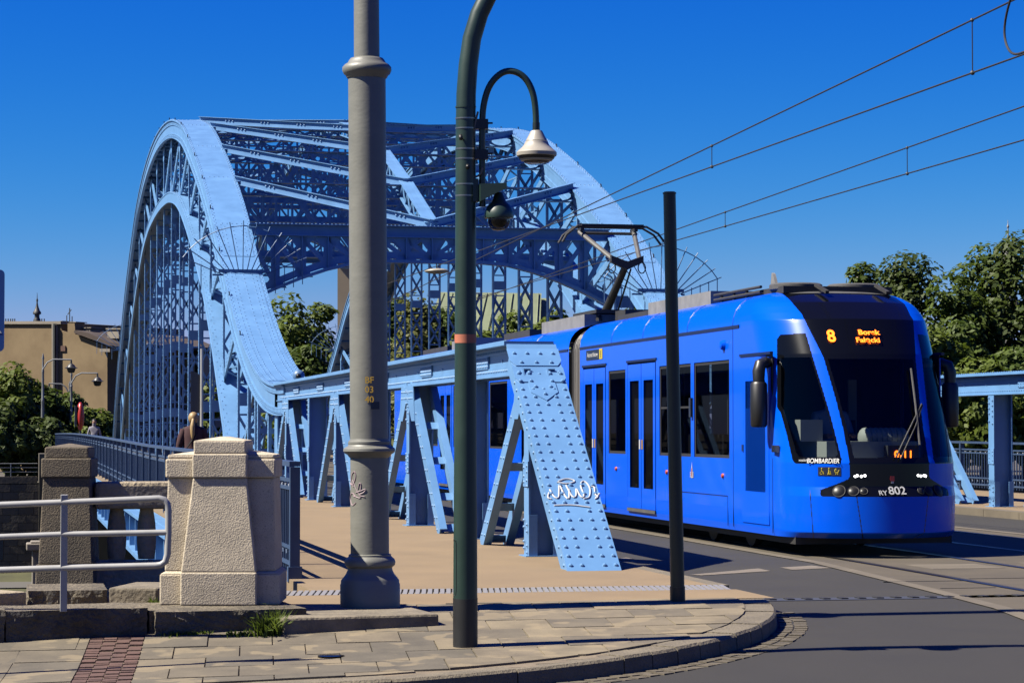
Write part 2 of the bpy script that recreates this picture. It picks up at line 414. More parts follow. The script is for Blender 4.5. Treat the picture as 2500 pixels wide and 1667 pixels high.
# travel goes towards the viewer and left, so the road lies on the left of travel; inner side is to the right
KW = 0.26
kin = [p - knorm(i, ks)*KW for i, p in enumerate(ks)]
def inside_poly(x, y, P):
    c = False; n = len(P); j = n-1
    for i in range(n):
        if (P[i][1] > y) != (P[j][1] > y) and x < (P[j][0]-P[i][0])*(y-P[i][1])/(P[j][1]-P[i][1])+P[i][0]: c = not c
        j = i
    return c
mid = [(p - knorm(i, ks)*0.13) for i, p in enumerate(ks)]
area = [(p.x, p.y) for p in mid if p.y < 21.9] + [(-30, mid[-1].y), (-30, 21.75), (mid[0].x, 21.75)]
gx = [round(-9+0.13*i, 3) for i in range(125)]; gy = [round(9+0.13*i, 3) for i in range(99)]
sidewalk = struct(grid_sheet('sidewalk', gx, gy, lambda x, y: pav(x, y)-0.006, 'sand_joint', keep=lambda x, y: inside_poly(x, y, area)))
# kerb stones: long ones on the straight, short ones round the bend
i0 = next(i for i, p in enumerate(ks) if p.y < 22.08); n = len(ks); kk = 0
while i0 < n-3:
    p = ks[i0]; bend = 16.4 < p.y < 20.6 and p.x > 4.6
    L = (5 if bend else 16); i1 = min(n-1, i0+L)
    mb = MB(); idx = list(range(i0, i1+1)); sec = []
    for q in idx:
        nn = knorm(q, ks); pt = ks[q]
        if q == idx[0]: pt = pt + (ks[q+1]-ks[q])*0.10
        if q == idx[-1]: pt = pt - (ks[q]-ks[q-1])*0.10
        z = pav(pt.x, pt.y)+0.002*((kk*7) % 5-2)
        sec.append([(pt.x+nn.x*0.015, pt.y+nn.y*0.015, z-0.22), (pt.x, pt.y, z-0.02), (pt.x-nn.x*0.02, pt.y-nn.y*0.02, z), (pt.x-nn.x*KW, pt.y-nn.y*KW, z), (pt.x-nn.x*KW, pt.y-nn.y*KW, z-0.22)])
    vs = [v for s in sec for v in s]; fs = []
    for a in range(len(sec)-1):
        for k in range(4): fs.append((a*5+k, a*5+k+1, (a+1)*5+k+1, (a+1)*5+k))
    fs += [(0,1,2,3,4), tuple((len(sec)-1)*5+k for k in range(4, -1, -1))]
    mb.add(vs, fs); mb.build('kerb_stone', 'kerb_granite', sidewalk)
    i0 = i1; kk += 1
# paving slabs laid in rows across the corner
JA = math.radians(5.7); jd = Vector((math.sin(JA), math.cos(JA))); rd = Vector((math.cos(JA), -math.sin(JA)))
def clip(poly, P):      # convex clip, P counter-clockwise list of Vectors
    out = poly
    for a, c in zip(P, P[1:]+P[:1]):
        inp = out; out = []
        if not inp: return []
        e = c-a
        side = lambda p: e.x*(p.y-a.y)-e.y*(p.x-a.x)
        for i in range(len(inp)):
            p, q = inp[i], inp[(i+1) % len(inp)]; sp, sq = side(p), side(q)
            if sp >= 0: out.append(p)
            if (sp >= 0) != (sq >= 0): out.append(p+(q-p)*(sp/(sp-sq)))
    return out
kin_c = [kin[i] for i in range(0, len(kin), 6) if kin[i].y < 20.3]
reg = [Vector((-8, 20.3)), ] + [Vector((-8, kin_c[-1].y))] + kin_c[::-1] + [Vector((kin_c[0].x, 20.3))]
def hull(P):
    P = sorted(set((round(p.x, 5), round(p.y, 5)) for p in P))
    def half(Q):
        h = []
        for p in Q:
            while len(h) > 1 and (h[-1][0]-h[-2][0])*(p[1]-h[-2][1])-(h[-1][1]-h[-2][1])*(p[0]-h[-2][0]) <= 0: h.pop()
            h.append(p)
        return h[:-1]
    return [Vector(p) for p in half(P)+half(P[::-1])]
reg = hull(reg)
def area2(P): return 0.5*sum(P[i].x*P[(i+1) % len(P)].y-P[(i+1) % len(P)].x*P[i].y for i in range(len(P)))
if area2(reg) < 0: reg = reg[::-1]
w0 = onPav(220, 1562); w1 = onPav(352, 1560); a0 = Vector((w0.x, w0.y)).dot(rd); a1 = Vector((w1.x, w1.y)).dot(rd)
def slab(a, c, b0, b1, mtl, name='paving_slab', gap=0.005, th=0.008):
    poly = [rd*(a+gap)+jd*(b0+gap), rd*(c-gap)+jd*(b0+gap), rd*(c-gap)+jd*(b1-gap), rd*(a+gap)+jd*(b1-gap)]
    poly = clip(poly, reg)
    if len(poly) < 3 or abs(area2(poly)) < (0.003 if name == 'brick' else 0.008): return
    dz = th+random.uniform(-0.004, 0.004); tx, ty = random.uniform(-.006, .006), random.uniform(-.006, .006)
    m = sum((p.x for p in poly))/len(poly), sum((p.y for p in poly))/len(poly)
    top = [(p.x, p.y, pav(p.x, p.y)+dz+tx*(p.x-m[0])+ty*(p.y-m[1])) for p in poly]
    mb = MB(); mb.prism([(x, y, z-0.04) for x, y, z in top], (0, 0, 0.04)); 
    for i in range(len(top)): mb.v[len(top)+i] = top[i]
    mb.build(name, mtl, sidewalk)
bmin = Vector((0, 12.6)).dot(jd)
row = 0; bb = bmin
while bb < 20.6:
    dep = 0.5
    for k in range(-4, 13):
        aa = a1+k*0.5+(0.25 if row % 2 else 0)
        if aa < a1-0.01 and aa+0.5 > a0:
            if aa+0.5 > a1+0.02: slab(a1, aa+0.5, bb, bb+dep, 'slab_%d' % random.choice((0, 0, 2, 2)))
            continue
        ctr = rd*(aa+.25)+jd*(bb+.25)
        right = ctr.x > 3.3
        slab(aa, aa+0.5, bb, bb+dep, 'slab_%d' % random.choice((0, 1, 1, 3, 3) if right else (0, 0, 2, 2, 1)))
    for k in range(1, 7): slab(a0-0.5*k, a0-0.5*(k-1), bb, bb+dep, 'slab_%d' % random.choice((0, 2, 2)))
    bb += dep; row += 1
# red brick guide band
bb = bmin; r2 = 0
while bb < 19.6:
    for c in range(2):
        w = (a1-a0)/2
        for q in range(2):
            slab(a0+w*c+(w/2)*q, a0+w*c+(w/2)*(q+1), bb+(0.0 if (q+r2) % 2 else 0.05), bb+0.10+(0.0 if (q+r2) % 2 else 0.05), 'brick_red', 'brick', 0.003, 0.006)
    bb += 0.10; r2 += 1
p = onPav(808, 1604); mb = MB(); mb.lathe([(0.10, 0), (0.10, 0.016), (0.085, 0.018), (0.02, 0.018)], (p.x, p.y, pav(p.x, p.y)), 24)
tag(mb.build('valve_cover', 'tram_black', None, True), 'small round iron cover set in the paving', 'cover')
# gutter of setts along the kerb
mb = MB()
for i in range(0, len(ks)-3, 2):
    if not (13 < ks[i].y < 20.4): continue
    nn = knorm(i, ks); t = (ks[i+1]-ks[i]).normalized()
    for r in range(2):
        c = ks[i]+nn*(0.085+0.125*r)+t*(0.05 if r else 0)+Vector((random.uniform(-.008, .008), random.uniform(-.008, .008)))
        hx = t*0.052; hy = nn*0.054; z = pav(c.x, c.y)-0.13+random.uniform(0.002, 0.009)
        mb.prism([(q.x, q.y, z-0.05) for q in (c-hx-hy, c+hx-hy, c+hx+hy, c-hx+hy)], (0, 0, 0.05))
g = stuff(mb.build('gutter_setts', 'sett_stone', road))
# tan surfacing of the footway on the bridge
deck = struct(grid_sheet('footway', [round(2.2+0.25*i, 3) for i in range(18)]+[6.66], [20.28, 20.6, 20.9, 21.2, 21.42], lambda x, y: pav(x, y)+0.004, 'deck_tan'))
b = MB(); b.box(2.74, 6.62, 22.1, 160, -0.35, 0.13); struct(b.build('bridge_footway', 'deck_tan'))
b = MB()
for k in range(70): b.box(6.625, 6.80, 22.1+2*k, 22.1+2*k+1.985, -0.3, 0.128)
struct(b.build('footway_edge', 'kerb_granite'))
# expansion joint of the footway: slanted steel fingers
b = MB(); b.box(2.2, 6.72, 21.42, 22.1, 0.04, 0.112); jn = struct(b.build('expansion_joint', 'joint_gap'))
b = MB()
for k in range(76):
    x = 2.22+k*0.058; b.prism([(x, 21.43, 0.112), (x+0.040, 21.43, 0.112), (x+0.16, 22.09, 0.112), (x+0.12, 22.09, 0.112)], (0, 0, 0.022))
stuff(b.build('joint_fingers', 'joint_steel', jn))
# finger joint across the carriageway
b = MB(); b.box(6.85, 19, 21.62, 21.92, -0.05, 0.006); rj = struct(b.build('road_joint', 'joint_blue'))
b = MB()
for k in range(66):
    x = 6.9+k*0.18; b.box(x, x+0.07, 21.70, 21.84, 0.006, 0.016)
stuff(b.build('joint_teeth', 'tram_rubber', rj))
# tram track
yy = [12, 14, 16, 18, 19.4, 20.3, 21, 21.6]; 
def tl(y): return float(np.interp(y, [12, 19.4, 22.8, 27.7, 35, 38.7], [7.6, 8.64, 9.05, 9.55, 9.62, 9.62]))
def rzz(y): return -0.036*min(7.5, max(0, 20.3-y))
mb = MB(); Y = yy+[21.98, 23, 25, 27.7, 31, 35, 39, 60, 100, 160]
for y in Y: mb.v += [(tl(y)+0.17, y, rzz(y)+0.006), (15.2, y, rzz(y)+0.006)]
mb.f = [(2*i, 2*i+1, 2*i+3, 2*i+2) for i in range(len(Y)-1)]
track = struct(mb.build('tram_track_slab', 'track_concrete'))
mb = MB()
for y in Y: mb.v += [(tl(y), y, rzz(y)+0.009), (tl(y)+0.168, y, rzz(y)+0.009), (15.22, y, rzz(y)+0.009), (15.42, y, rzz(y)+0.009)]
mb.f = [(4*i+k, 4*i+k+1, 4*i+k+5, 4*i+k+4) for i in range(len(Y)-1) for k in (0, 2)]
mb.build('slab_edging', 'track_edge', track)
for X0 in (10.15, 11.65, 13.15, 14.65):
    bend = lambda y: X0-0.26*max(0, min(1, (29-y)/9))**1.3-(0.06*(20-y) if y < 20 else 0)
    for nm, o0, o1, dz, mt in (('rail', -0.035, 0.035, 0.014, 'rail_steel'), ('rail_groove', 0.035, 0.080, 0.008, 'rail_groove'), ('rail_lip', 0.080, 0.095, 0.013, 'rail_steel')):
        mb = MB(); Yr = sorted(set(list(np.arange(12, 30, 1.0))+[20.3, 40, 60, 100, 160]))
        for y in Yr: mb.v += [(bend(y)+o0, y, rzz(y)+dz), (bend(y)+o1, y, rzz(y)+dz)]
        mb.f = [(2*i, 2*i+1, 2*i+3, 2*i+2) for i in range(len(Yr)-1)]
        mb.build(nm, mt, track)
b = MB()      # cross joints and repairs in the slab
for (x0, x1, y) in ((9.1, 10.0, 24.0), (10.2, 13.0, 24.3), (9.3, 9.9, 22.9), (11.8, 15, 25.8)): b.box(x0, x1, y, y+0.03, 0.0, 0.010)
b.build('slab_joint', 'rail_groove', track)
b = MB()
for (x0, x1, y0, y1) in ((10.5, 11.4, 26.1, 27.0), (11.9, 14.0, 25.2, 25.5), (12.0, 15.0, 26.6, 27.1)): b.box(x0, x1, y0, y1, 0.0, 0.0085)
b.build('slab_patch', 'track_edge', track)
# painted dashes
for q in ([(1684,1402),(1712,1403.5),(1882,1393),(1852,1386.5)], [(1905,1384.5),(1934,1390),(2030,1385.5),(1982,1379.5)], [(1500,1363),(1520,1366),(1548,1364),(1530,1360)]):
    mb = MB(); mb.ngon([tuple(onZ(u, v, 0.005)) for u, v in q]); mb.build('painted_dash', 'road_paint', deck_road)
# footway on the far side of the carriageway
b = MB(); b.box(18.02, 23.2, 24, 160, -0.3, 0.13); fr = struct(b.build('far_footway', 'deck_tan'))
for k in range(16): b = MB(); b.box(17.74, 18.0, 24+1.6*k, 24+1.6*k+1.585, -0.2, 0.135); b.build('kerb_stone', 'track_edge', fr)
# river and banks
b = MB(); b.box(-500, 500, 10, 170, -10.5, -9.6); struct(b.build('river_water', 'water'))
b = MB(); b.box(-400, 500, 158, 2500, -12, -1.9); struct(b.build('far_bank_ground', 'earth'))
b = MB(); b.prism([(-400, 158.5, -7.4), (400, 158.5, -7.4), (400, 144, -9.4), (-400, 144, -9.4)], (0, 0, -2)); struct(b.build('bank_grass', 'grass_bank'))
b = MB(); b.prism([(-400, 153.4, -8.05), (1.5, 153.4, -8.05), (1.5, 151.6, -8.30), (-400, 151.6, -8.30)], (0, 0, 0.03)); struct(b.build('river_path', 'path_grey'))
b = MB(); b.box(1.8, 24, 157, 330, -12, -0.02); struct(b.build('approach_bank', 'earth'))
# ------------------------------------------------------------------ the steel bridge
BR = empty('arch_bridge', 'light blue riveted steel arch bridge with latticed trusses beside the tram', 'bridge', loc=(12.9, 105.4, 0))
BINV = Matrix.Translation((-12.9, -105.4, 0))
def bpart(name, mb, mtl='bridge_paint', parent=None, smooth=False, kind=None):
    o = mb.build(name, mtl, None, smooth)
    if parent is None: o.data.transform(BINV); o.parent = BR
    else: o.data.transform(BINV); o.parent = parent
    if kind: o['kind'] = kind
    return o
CY = 105.4; XC = (6.70, 19.25)
TU = ([0,5,10,14.5,17,21.7,26,30.5,33,35.7,39.1,42.2,45.5,48.2,51.2], [14.5,14.36,13.95,13.3,12.8,11.45,10.05,8.3,7.1,5.85,4.5,3.57,2.93,2.70,2.66])
TL = ([0,4,7.5,12.5,17.6,22,25.8,28.8,31.3,33.7,36,39], [11.55,11.48,11.3,10.65,9.32,7.85,6.4,4.9,3.4,1.9,0.5,-1.8])
def herm(T, x):
    xs, ys = T; x = abs(x); i = 0
    while i < len(xs)-2 and x > xs[i+1]: i += 1
    def sl(k):
        if k == 0: return 0.0
        if k == len(xs)-1: return (ys[-1]-ys[-2])/(xs[-1]-xs[-2])
        a = (ys[k]-ys[k-1])/(xs[k]-xs[k-1]); c = (ys[k+1]-ys[k])/(xs[k+1]-xs[k]); return 0.5*(a+c)
    h = xs[i+1]-xs[i]; t = (x-xs[i])/h; m0, m1 = sl(i)*h, sl(i+1)*h
    return (2*t**3-3*t*t+1)*ys[i]+(t**3-2*t*t+t)*m0+(-2*t**3+3*t*t)*ys[i+1]+(t**3-t*t)*m1
TUF = (TU[0][:10]+[37.2, 39.5, 42.5, 45, 48], TU[1][:10]+[5.16, 3.7, 1.5, -0.4, -2.8])
zU = lambda y: herm(TU, y-CY) if y < CY else herm(TUF, y-CY)
zL = lambda y: herm(TL, y-CY)
def frame(fz, y):
    e = 0.2; t = Vector((0, 2*e, fz(y+e)-fz(y-e))).normalized(); return t, Vector((0, -t.z, t.y))
def sweep(mb, fz, ys, x0, x1, n0, n1):
    vs, fs = [], []
    for y in ys:
        t, nn = frame(fz, y); c = Vector((0, y, fz(y)))
        for x, o in ((x0, n0), (x1, n0), (x1, n1), (x0, n1)): p = c+nn*o; vs.append((x, p.y, p.z))
    for i in range(len(ys)-1):
        for k in range(4): l = (k+1) % 4; fs.append((i*4+k, i*4+l, (i+1)*4+l, (i+1)*4+k))
    fs += [(0, 1, 2, 3), tuple((len(ys)-1)*4+k for k in (3, 2, 1, 0))]
    mb.add(vs, fs)
PAN = [58.9+5*i for i in range(20)]      # panel points 57.9 .. 152.9
yU = list(np.arange(CY-50.4, CY+45.5, 0.7)); yL = list(np.arange(CY-38, CY+38.1, 0.7))
for side, xc in enumerate(XC):
    near = side == 0
    mb = MB()
    sweep(mb, zU, yU, xc-0.58, xc+0.58, -0.05, 0.0)                  # top plate
    sweep(mb, zU, yU, xc-0.50, xc-0.44, -0.70, -0.05); sweep(mb, zU, yU, xc+0.44, xc+0.50, -0.70, -0.05)
    for s in (-1, 1):
        sweep(mb, zU, yU, xc+s*0.57-0.13*(s > 0), xc+s*0.57+0.13*(s < 0), -0.73, -0.70)
        sweep(mb, zU, yU, xc+s*0.515-0.015, xc+s*0.515+0.015, -0.22, -0.055)
        sweep(mb, zU, yU, xc+s*0.515-0.015, xc+s*0.515+0.015, -0.68, -0.54)
    for y in yU[1::2]:                                                # stiffening diaphragms inside
        t, nn = frame(zU, y); c = Vector((xc, y, zU(y))); mb.bar(c-Vector((0.43, 0, 0))-nn*0.45, c+Vector((0.43, 0, 0))-nn*0.45, 0.03, 0.12, nn)
    up = bpart('upper_chord', mb)
    # cover plates and rivets on the upper face
    mb = MB(); Yp = [CY-44, CY-31.5, CY-17.5, CY-4] if near else [CY-31.5, CY-17.5, CY-5]
    for a, c in ((CY-9, CY-2.6), (CY-33.6, CY-31.2), (CY-46.6, CY-34.6)):
        sweep(mb, zU, list(np.arange(a, c+0.01, 0.4)), xc-0.46, xc+0.46, 0.0, 0.016)
    bpart('cover_plate', mb, parent=up)
    mb = MB(); rr = 0.026
    for y in np.arange(CY-50, CY-2, 0.15):
        t, nn = frame(zU, y); z = zU(y); p = Vector((0, y, z))
        plate = any(a < y < c for a, c in ((CY-9, CY-2.6), (CY-33.6, CY-31.2), (CY-46.6, CY-34.6)))
        cols = [-0.54, -0.49, 0.49, 0.54]
        if plate and y < CY-10: cols += [-0.25, 0.0, 0.25] if int(y*6.67) % 2 else [-0.36, 0.36]
        elif y > CY-9: cols += [-0.2, 0.2]
        k = int(round(y/0.15))
        for cx in cols:
            if abs(cx) in (0.49, 0.54) and (k % 2 == (abs(cx) == 0.54)): continue
            mb.dome(p+nn*(0.016 if plate and abs(cx) < 0.47 else 0)+Vector((xc+cx, 0, 0)), nn, rr, n=5)
        if k % 33 == 0 and not plate:
            for cx in (-0.3, -0.15, 0, 0.15, 0.3): mb.dome(p+Vector((xc+cx, 0, 0)), nn, rr, n=5)
        if k % 2 == 0 and near:
            for dn in (-0.10, -0.16, -0.58, -0.64): mb.dome(p+nn*dn+Vector((xc-0.53, 0, 0)), (-1, 0, 0), 0.022, n=5)
    bpart('rivets', mb, parent=up, kind='stuff')
    mb = MB()                                                        # climbing clips along the outer edge
    for y in np.arange(CY-40, CY+40, 3.4):
        t, nn = frame(zU, y); p = Vector((xc-0.56 if near else xc+0.52, y, zU(y)))
        mb.bar(p, p+nn*0.08, 0.03, 0.03); mb.bar(p+nn*0.08, p+nn*0.08+t*0.12, 0.03, 0.03)
    bpart('cable_clips', mb, 'lamp_dark', parent=up, kind='stuff')
    # lower chord
    mb = MB()
    sweep(mb, zL, yL, xc-0.46, xc+0.46, -0.04, 0.0)
    sweep(mb, zL, yL, xc-0.44, xc-0.38, -0.40, -0.04); sweep(mb, zL, yL, xc+0.38, xc+0.44, -0.40, -0.04)
    for s in (-1, 1): sweep(mb, zL, yL, xc+s*0.46-0.1*(s > 0), xc+s*0.46+0.1*(s < 0), -0.43, -0.40)
    lo = bpart('lower_chord', mb)
    mb = MB()
    for y in np.arange(CY-37, CY-6, 0.2):
        t, nn = frame(zL, y); p = Vector((xc, y, zL(y)))
        for cx in ((-0.42, 0.42) if int(y*5) % 2 else (-0.34, 0.34)): mb.dome(p+Vector((cx, 0, 0)), nn, 0.026, n=5)
    bpart('rivets', mb, parent=lo, kind='stuff')
    # lattice across the gap between the two webs of the lower chord (seen on the steep leg)
    # verticals, diagonals and hangers
    for i, y in enumerate(PAN):
        d = abs(y-CY); zu, zl = zU(y)-0.7, (zL(y) if d < 36.5 else -0.2)
        def lattice(name, z0, z1, hw, cell, fl=0.055, dep=0.24, every=3):
            mb = MB()
            for s in (-1, 1): mb.box(xc+s*hw-fl/2, xc+s*hw+fl/2, y-dep/2, y+dep/2, z0, z1)
            nC = max(1, int((z1-z0)/cell)); ch = (z1-z0)/nC
            for k in range(nC):
                a = z0+k*ch; c = a+ch
                if k % every == every-1 or nC == 1:
                    mb.box(xc-hw+0.02, xc+hw-0.02, y-dep/2-0.012, y-dep/2-0.004, a+ch*0.30, c-ch*0.30)
                    for q in (a, c-ch*0.06): mb.box(xc-hw+0.02, xc+hw-0.02, y-dep/2-0.014, y-dep/2-0.006, q, q+ch*0.06)
                else:
                    for yo in (-dep/2-0.008, dep/2+0.008):
                        mb.bar((xc-hw, y+yo, a), (xc+hw, y+yo, c), 0.008, 0.055, (0, 1, 0)) if False else mb.bar((xc-hw, y+yo, a), (xc+hw, y+yo, c), 0.06, 0.01, (0, 1, 0))
                        mb.bar((xc+hw, y+yo, a), (xc-hw, y+yo, c), 0.06, 0.01, (0, 1, 0))
            o = bpart(name, mb)
            if near and name == 'hanger' or (near and y < 90):
                rb = MB()
                for z in np.arange(z0+0.1, z1, 0.22):
                    for q in (-0.07, 0.07): rb.dome((xc-hw-fl/2, y+q, z+q), (-1, 0, 0), 0.024, n=5)
                bpart('rivets', rb, parent=o, kind='stuff')
            return o
        if zu-zl > 0.8: lattice('vertical', max(zl, 0.13), zu, 0.27, 0.8)
        if d < 36.5 and zl-0.4 > 1.2: lattice('hanger', 0.0, zL(y)-0.40, 0.25, 0.86)
        # diagonals fall towards mid-span
        j = i+1 if y < CY else i-1
        y2 = PAN[j]; z2 = zL(y2) if abs(y2-CY) < 36.5 else 0.0
        if abs(y2-CY) < d+0.1 and i not in (9, 10) and d < 44:
            mb = MB(); p, q = Vector((0, y, zU(y)-0.55)), Vector((0, y2, max(0.1, z2-0.1)))
            for s in (-1, 1):
                mb.bar(p+Vector((xc+s*0.25, 0, 0)), q+Vector((xc+s*0.25, 0, 0)), 0.06, 0.26, (1, 0, 0)) if False else mb.bar(p+Vector((xc+s*0.25, 0, 0)), q+Vector((xc+s*0.25, 0, 0)), 0.26, 0.06, (1, 0, 0))
            L = (q-p).length; nn = max(2, int(L/0.6)); 
            for k in range(nn):
                a, c = p.lerp(q, k/nn), p.lerp(q, (k+1)/nn); s = 1 if k % 2 else -1
                mb.bar(a+Vector((xc-0.25*s, 0, 0)), c+Vector((xc+0.25*s, 0, 0)), 0.05, 0.05)
            o = bpart('diagonal', mb)
            if near and y < 100:
                rb = MB(); dd = (q-p)/L; pr = Vector((0, -dd.z, dd.y))
                for k in range(int(L/0.16)):
                    c = p+dd*(0.08+0.16*k)+pr*(0.08 if k % 2 else -0.08); rb.dome(c+Vector((xc-0.28, 0, 0)), (-1, 0, 0), 0.024, n=5)
                bpart('rivets', rb, parent=o, kind='stuff')
            # gusset plates at both ends
        g = MB()
        for s in (-1, 1):
            x = xc+s*0.30
            if zu-zl > 0.8 and d < 44:
                g.prism([(x, y-0.55, zu+0.1), (x, y+0.55, zu+0.1), (x, y+0.3, zu-0.55), (x, y-0.3, zu-0.55)], (0.014, 0, 0))
                if d < 36: g.prism([(x, y-0.5, zl-0.2), (x, y+0.5, zl-0.2), (x, y+0.28, zl+0.5), (x, y-0.28, zl+0.5)], (0.014, 0, 0))
        if g.v: bpart('gusset_plate', g)
    # end post where the rib comes down on the pier
    mb = MB(); y = CY-48.6
    mb.box(xc-0.5, xc-0.46, y-0.3, y+0.3, 0.1, 2.64); mb.box(xc+0.46, xc+0.5, y-0.3, y+0.3, 0.1, 2.64); mb.box(xc-0.46, xc+0.46, y-0.03, y+0.03, 0.1, 2.62)
    for z in (0.5, 1.0, 1.5, 2.0): mb.box(xc-0.46, xc+0.46, y-0.24, y-0.2, z, z+0.16)
    bpart('end_post', mb)
    for y in (CY-46.2, CY-43.6, CY-41):                              # short laced struts under the flared foot
        mb = MB(); z1 = zU(y)-0.7
        for s in (-1, 1): mb.box(xc+s*0.4-0.04, xc+s*0.4+0.04, y-0.12, y+0.12, 0.1, z1)
        for z in np.arange(0.4, z1-0.3, 0.55): mb.box(xc-0.4, xc+0.4, y-0.13, y-0.115, z, z+0.14)
        o = bpart('foot_strut', mb)
        if near:
            rb = MB()
            for z in np.arange(0.2, z1, 0.11): rb.dome((xc-0.44, y+(0.06 if int(z*9) % 2 else -0.06), z), (-1, 0, 0), 0.024, n=5)
            bpart('rivets', rb, parent=o, kind='stuff')

# ---- top laterals, struts and sway frames between the two ribs
xa, xb = XC[0]+0.5, XC[1]-0.5; xm = (xa+xb)/2
def xlattice(mb, x0, x1, y, z0, z1, n, w=0.10, t=0.03, vert=True):
    for k in range(n):
        a, c = x0+(x1-x0)*k/n, x0+(x1-x0)*(k+1)/n
        mb.bar((a, y, z0), (c, y, z1), w, t, (0, 1, 0)); mb.bar((c, y+0.03, z0), (a, y+0.03, z1), w, t, (0, 1, 0))
        if vert and k: mb.bar((a, y-0.03, z0), (a, y-0.03, z1), w*0.8, t, (0, 1, 0))
def holed_web(mb, x0, x1, y, z0, z1, n, hr=0.36):
    # plate web with rounded openings
    for k in range(n):
        a, c = x0+(x1-x0)*k/n, x0+(x1-x0)*(k+1)/n; cx, cz = (a+c)/2, (z0+z1)/2; rx, rz = (c-a)*hr, (z1-z0)*0.42
        N = 12; o = len(mb.v); ring, box = [], []
        for q in range(N):
            t = 2*PI*(q+0.5)/N; ct, st = math.cos(t), math.sin(t); ring.append((cx+rx*ct, y, cz+rz*st))
            m = max(abs(ct)/((c-a)/2), abs(st)/((z1-z0)/2)); box.append((cx+ct/m, y, cz+st/m))
        corners = [(a, y, z0), (c, y, z0), (c, y, z1), (a, y, z1)]
        mb.v += ring+box
        for q in range(N): l = (q+1) % N; mb.f.append((o+q, o+N+q, o+N+l, o+l))
for i, y in enumerate(PAN):
    if i < 3 or i > 14: continue
    z = zU(y)-0.05 if i != 3 else zU(y)+0.17
    mb = MB(); dep = 0.44 if i != 3 else 0.34
    mb.box(xa, xb, y-0.20, y+0.20, z-0.03, z)
    mb.box(xa, xb, y-0.15, y+0.15, z-dep-0.03, z-dep)
    if i == 3: mb.box(xa, xb, y-0.012, y+0.012, z-dep, z-0.03)
    else: holed_web(mb, xa, xb, y, z-dep, z-0.03, 13, 0.43)
    o = bpart('cross_strut', mb)
    # sway frame below the strut
    if i == 3:
        zt = z-dep-0.03
        arch = lambda x: (z-1.12)-1.30*max(0, (abs(x-xm)-1.9)/(xm-xa-1.9))**1.55
        N = 14; X = [xa+(xb-xa)*k/N for k in range(N+1)]
        mb = MB()
        for a, c in zip(X, X[1:]):
            mb.bar((a, y, arch(a)), (c, y, arch(c)), 0.34, 0.10); mb.bar((a, y, arch(a)+0.20), (c, y, arch(c)+0.20), 0.03, 0.22)
        for k, a in enumerate(X[1:-1]):
            mb.box(a-0.14, a+0.14, y-0.015, y+0.015, arch(a), zt+0.02); mb.box(a-0.012, a+0.012, y-0.14, y+0.14, arch(a)+0.05, zt)
        for k in range(N):
            a, c = (X[k], X[k+1]) if k >= N/2 else (X[k+1], X[k])
            mb.bar((a, y, arch(a)+0.1), (c, y, zt-0.05), 0.14, 0.04, (0, 1, 0))
        for a in X[1:-1]:
            mb.prism([(a-0.42, y-0.02, zt+0.01), (a+0.42, y-0.02, zt+0.01), (a+0.17, y-0.02, zt-0.34), (a-0.17, y-0.02, zt-0.34)], (0, 0.012, 0))
            mb.prism([(a-0.36, y-0.02, arch(a)+0.02), (a+0.36, y-0.02, arch(a)+0.02), (a+0.15, y-0.02, arch(a)+0.34), (a-0.15, y-0.02, arch(a)+0.34)], (0, 0.012, 0))
        bpart('portal_frame', mb)
        rb = MB()
        for k in range(90):
            x = xa+0.2+k*(xb-xa-0.4)/89; rb.dome((x, y-0.16, z), (0, 0, 1), 0.03, n=5)
        bpart('rivets', rb, parent=o, kind='stuff')
    else:
        zb = max(zL(y)-0.25, 1.75+0.0712*y)
        zt = z-dep-0.03
        if zt-zb > 0.5:
            mb = MB(); mb.box(xa, xb, y-0.14, y+0.14, zb-0.04, zb); mb.box(xa, xb, y-0.012, y+0.012, zb, zb+0.14)
            xlattice(mb, xa, xb, y, zb+0.14, zt, 6, 0.10, 0.04)
            for k in range(1, 12, 4):
                x = xa+(xb-xa)*k/12; mb.box(x-0.04, x+0.04, y-0.02, y+0.02, zb, zt)
            bpart('sway_frame', mb)
        # knee brackets at the ribs
        mb = MB()
        for s, x in ((1, xa), (-1, xb)):
            mb.prism([(x, y-0.02, zb), (x+s*1.5, y-0.02, zb), (x+s*0.5, y-0.02, zb-0.25), (x, y-0.02, zb-0.7)], (0, 0.02, 0))
        bpart('knee_plate', mb)
    # chevron laterals: from the centre line to the ribs one panel further
    if i < 14:
        y2 = PAN[i+1]; z2 = zU(y2)+0.04
        for s, x in ((-1, xa), (1, xb)):
            mb = MB(); p, q = Vector((xm, y, z+0.10)), Vector((x, y2, z2-0.02))
            mb.bar(p, q, 0.05, 0.26); mb.bar(p+Vector((0, 0, -0.14)), q+Vector((0, 0, -0.14)), 0.30, 0.02); mb.bar(p+Vector((0, 0, 0.12)), q+Vector((0, 0, 0.12)), 0.2, 0.02)
            o = bpart('lateral_brace', mb)
            rb = MB()
            dd = (q-p).normalized(); sdv = dd.cross(Vector((0, 0, 1))).normalized()
            for k in range(4):
                c = p.lerp(q, 0.15+0.22*k)
                for m in (-0.16, 0.0, 0.16): rb.dome(c+dd*m+sdv*(-0.03 if s < 0 else 0.03)*(1 if s > 0 else 1)+Vector((0, 0, 0.02)), -sdv if s < 0 else sdv, 0.045, n=5)
            bpart('rivets', rb, parent=o, kind='stuff')
        mb = MB(); p, q = Vector((xm, y, z+0.12)), Vector((xm, y2, zU(y2)+0.07))
        for s in (-0.17, 0.17): mb.bar(p+Vector((s, 0, 0)), q+Vector((s, 0, 0)), 0.12, 0.03)
        mb.bar(p, q, 0.3, 0.015)
        for s in (-0.2, 0.2): mb.bar(p+Vector((s, 0, -0.5)), q+Vector((s, 0, -0.5)), 0.10, 0.03)
        L = (q-p).length
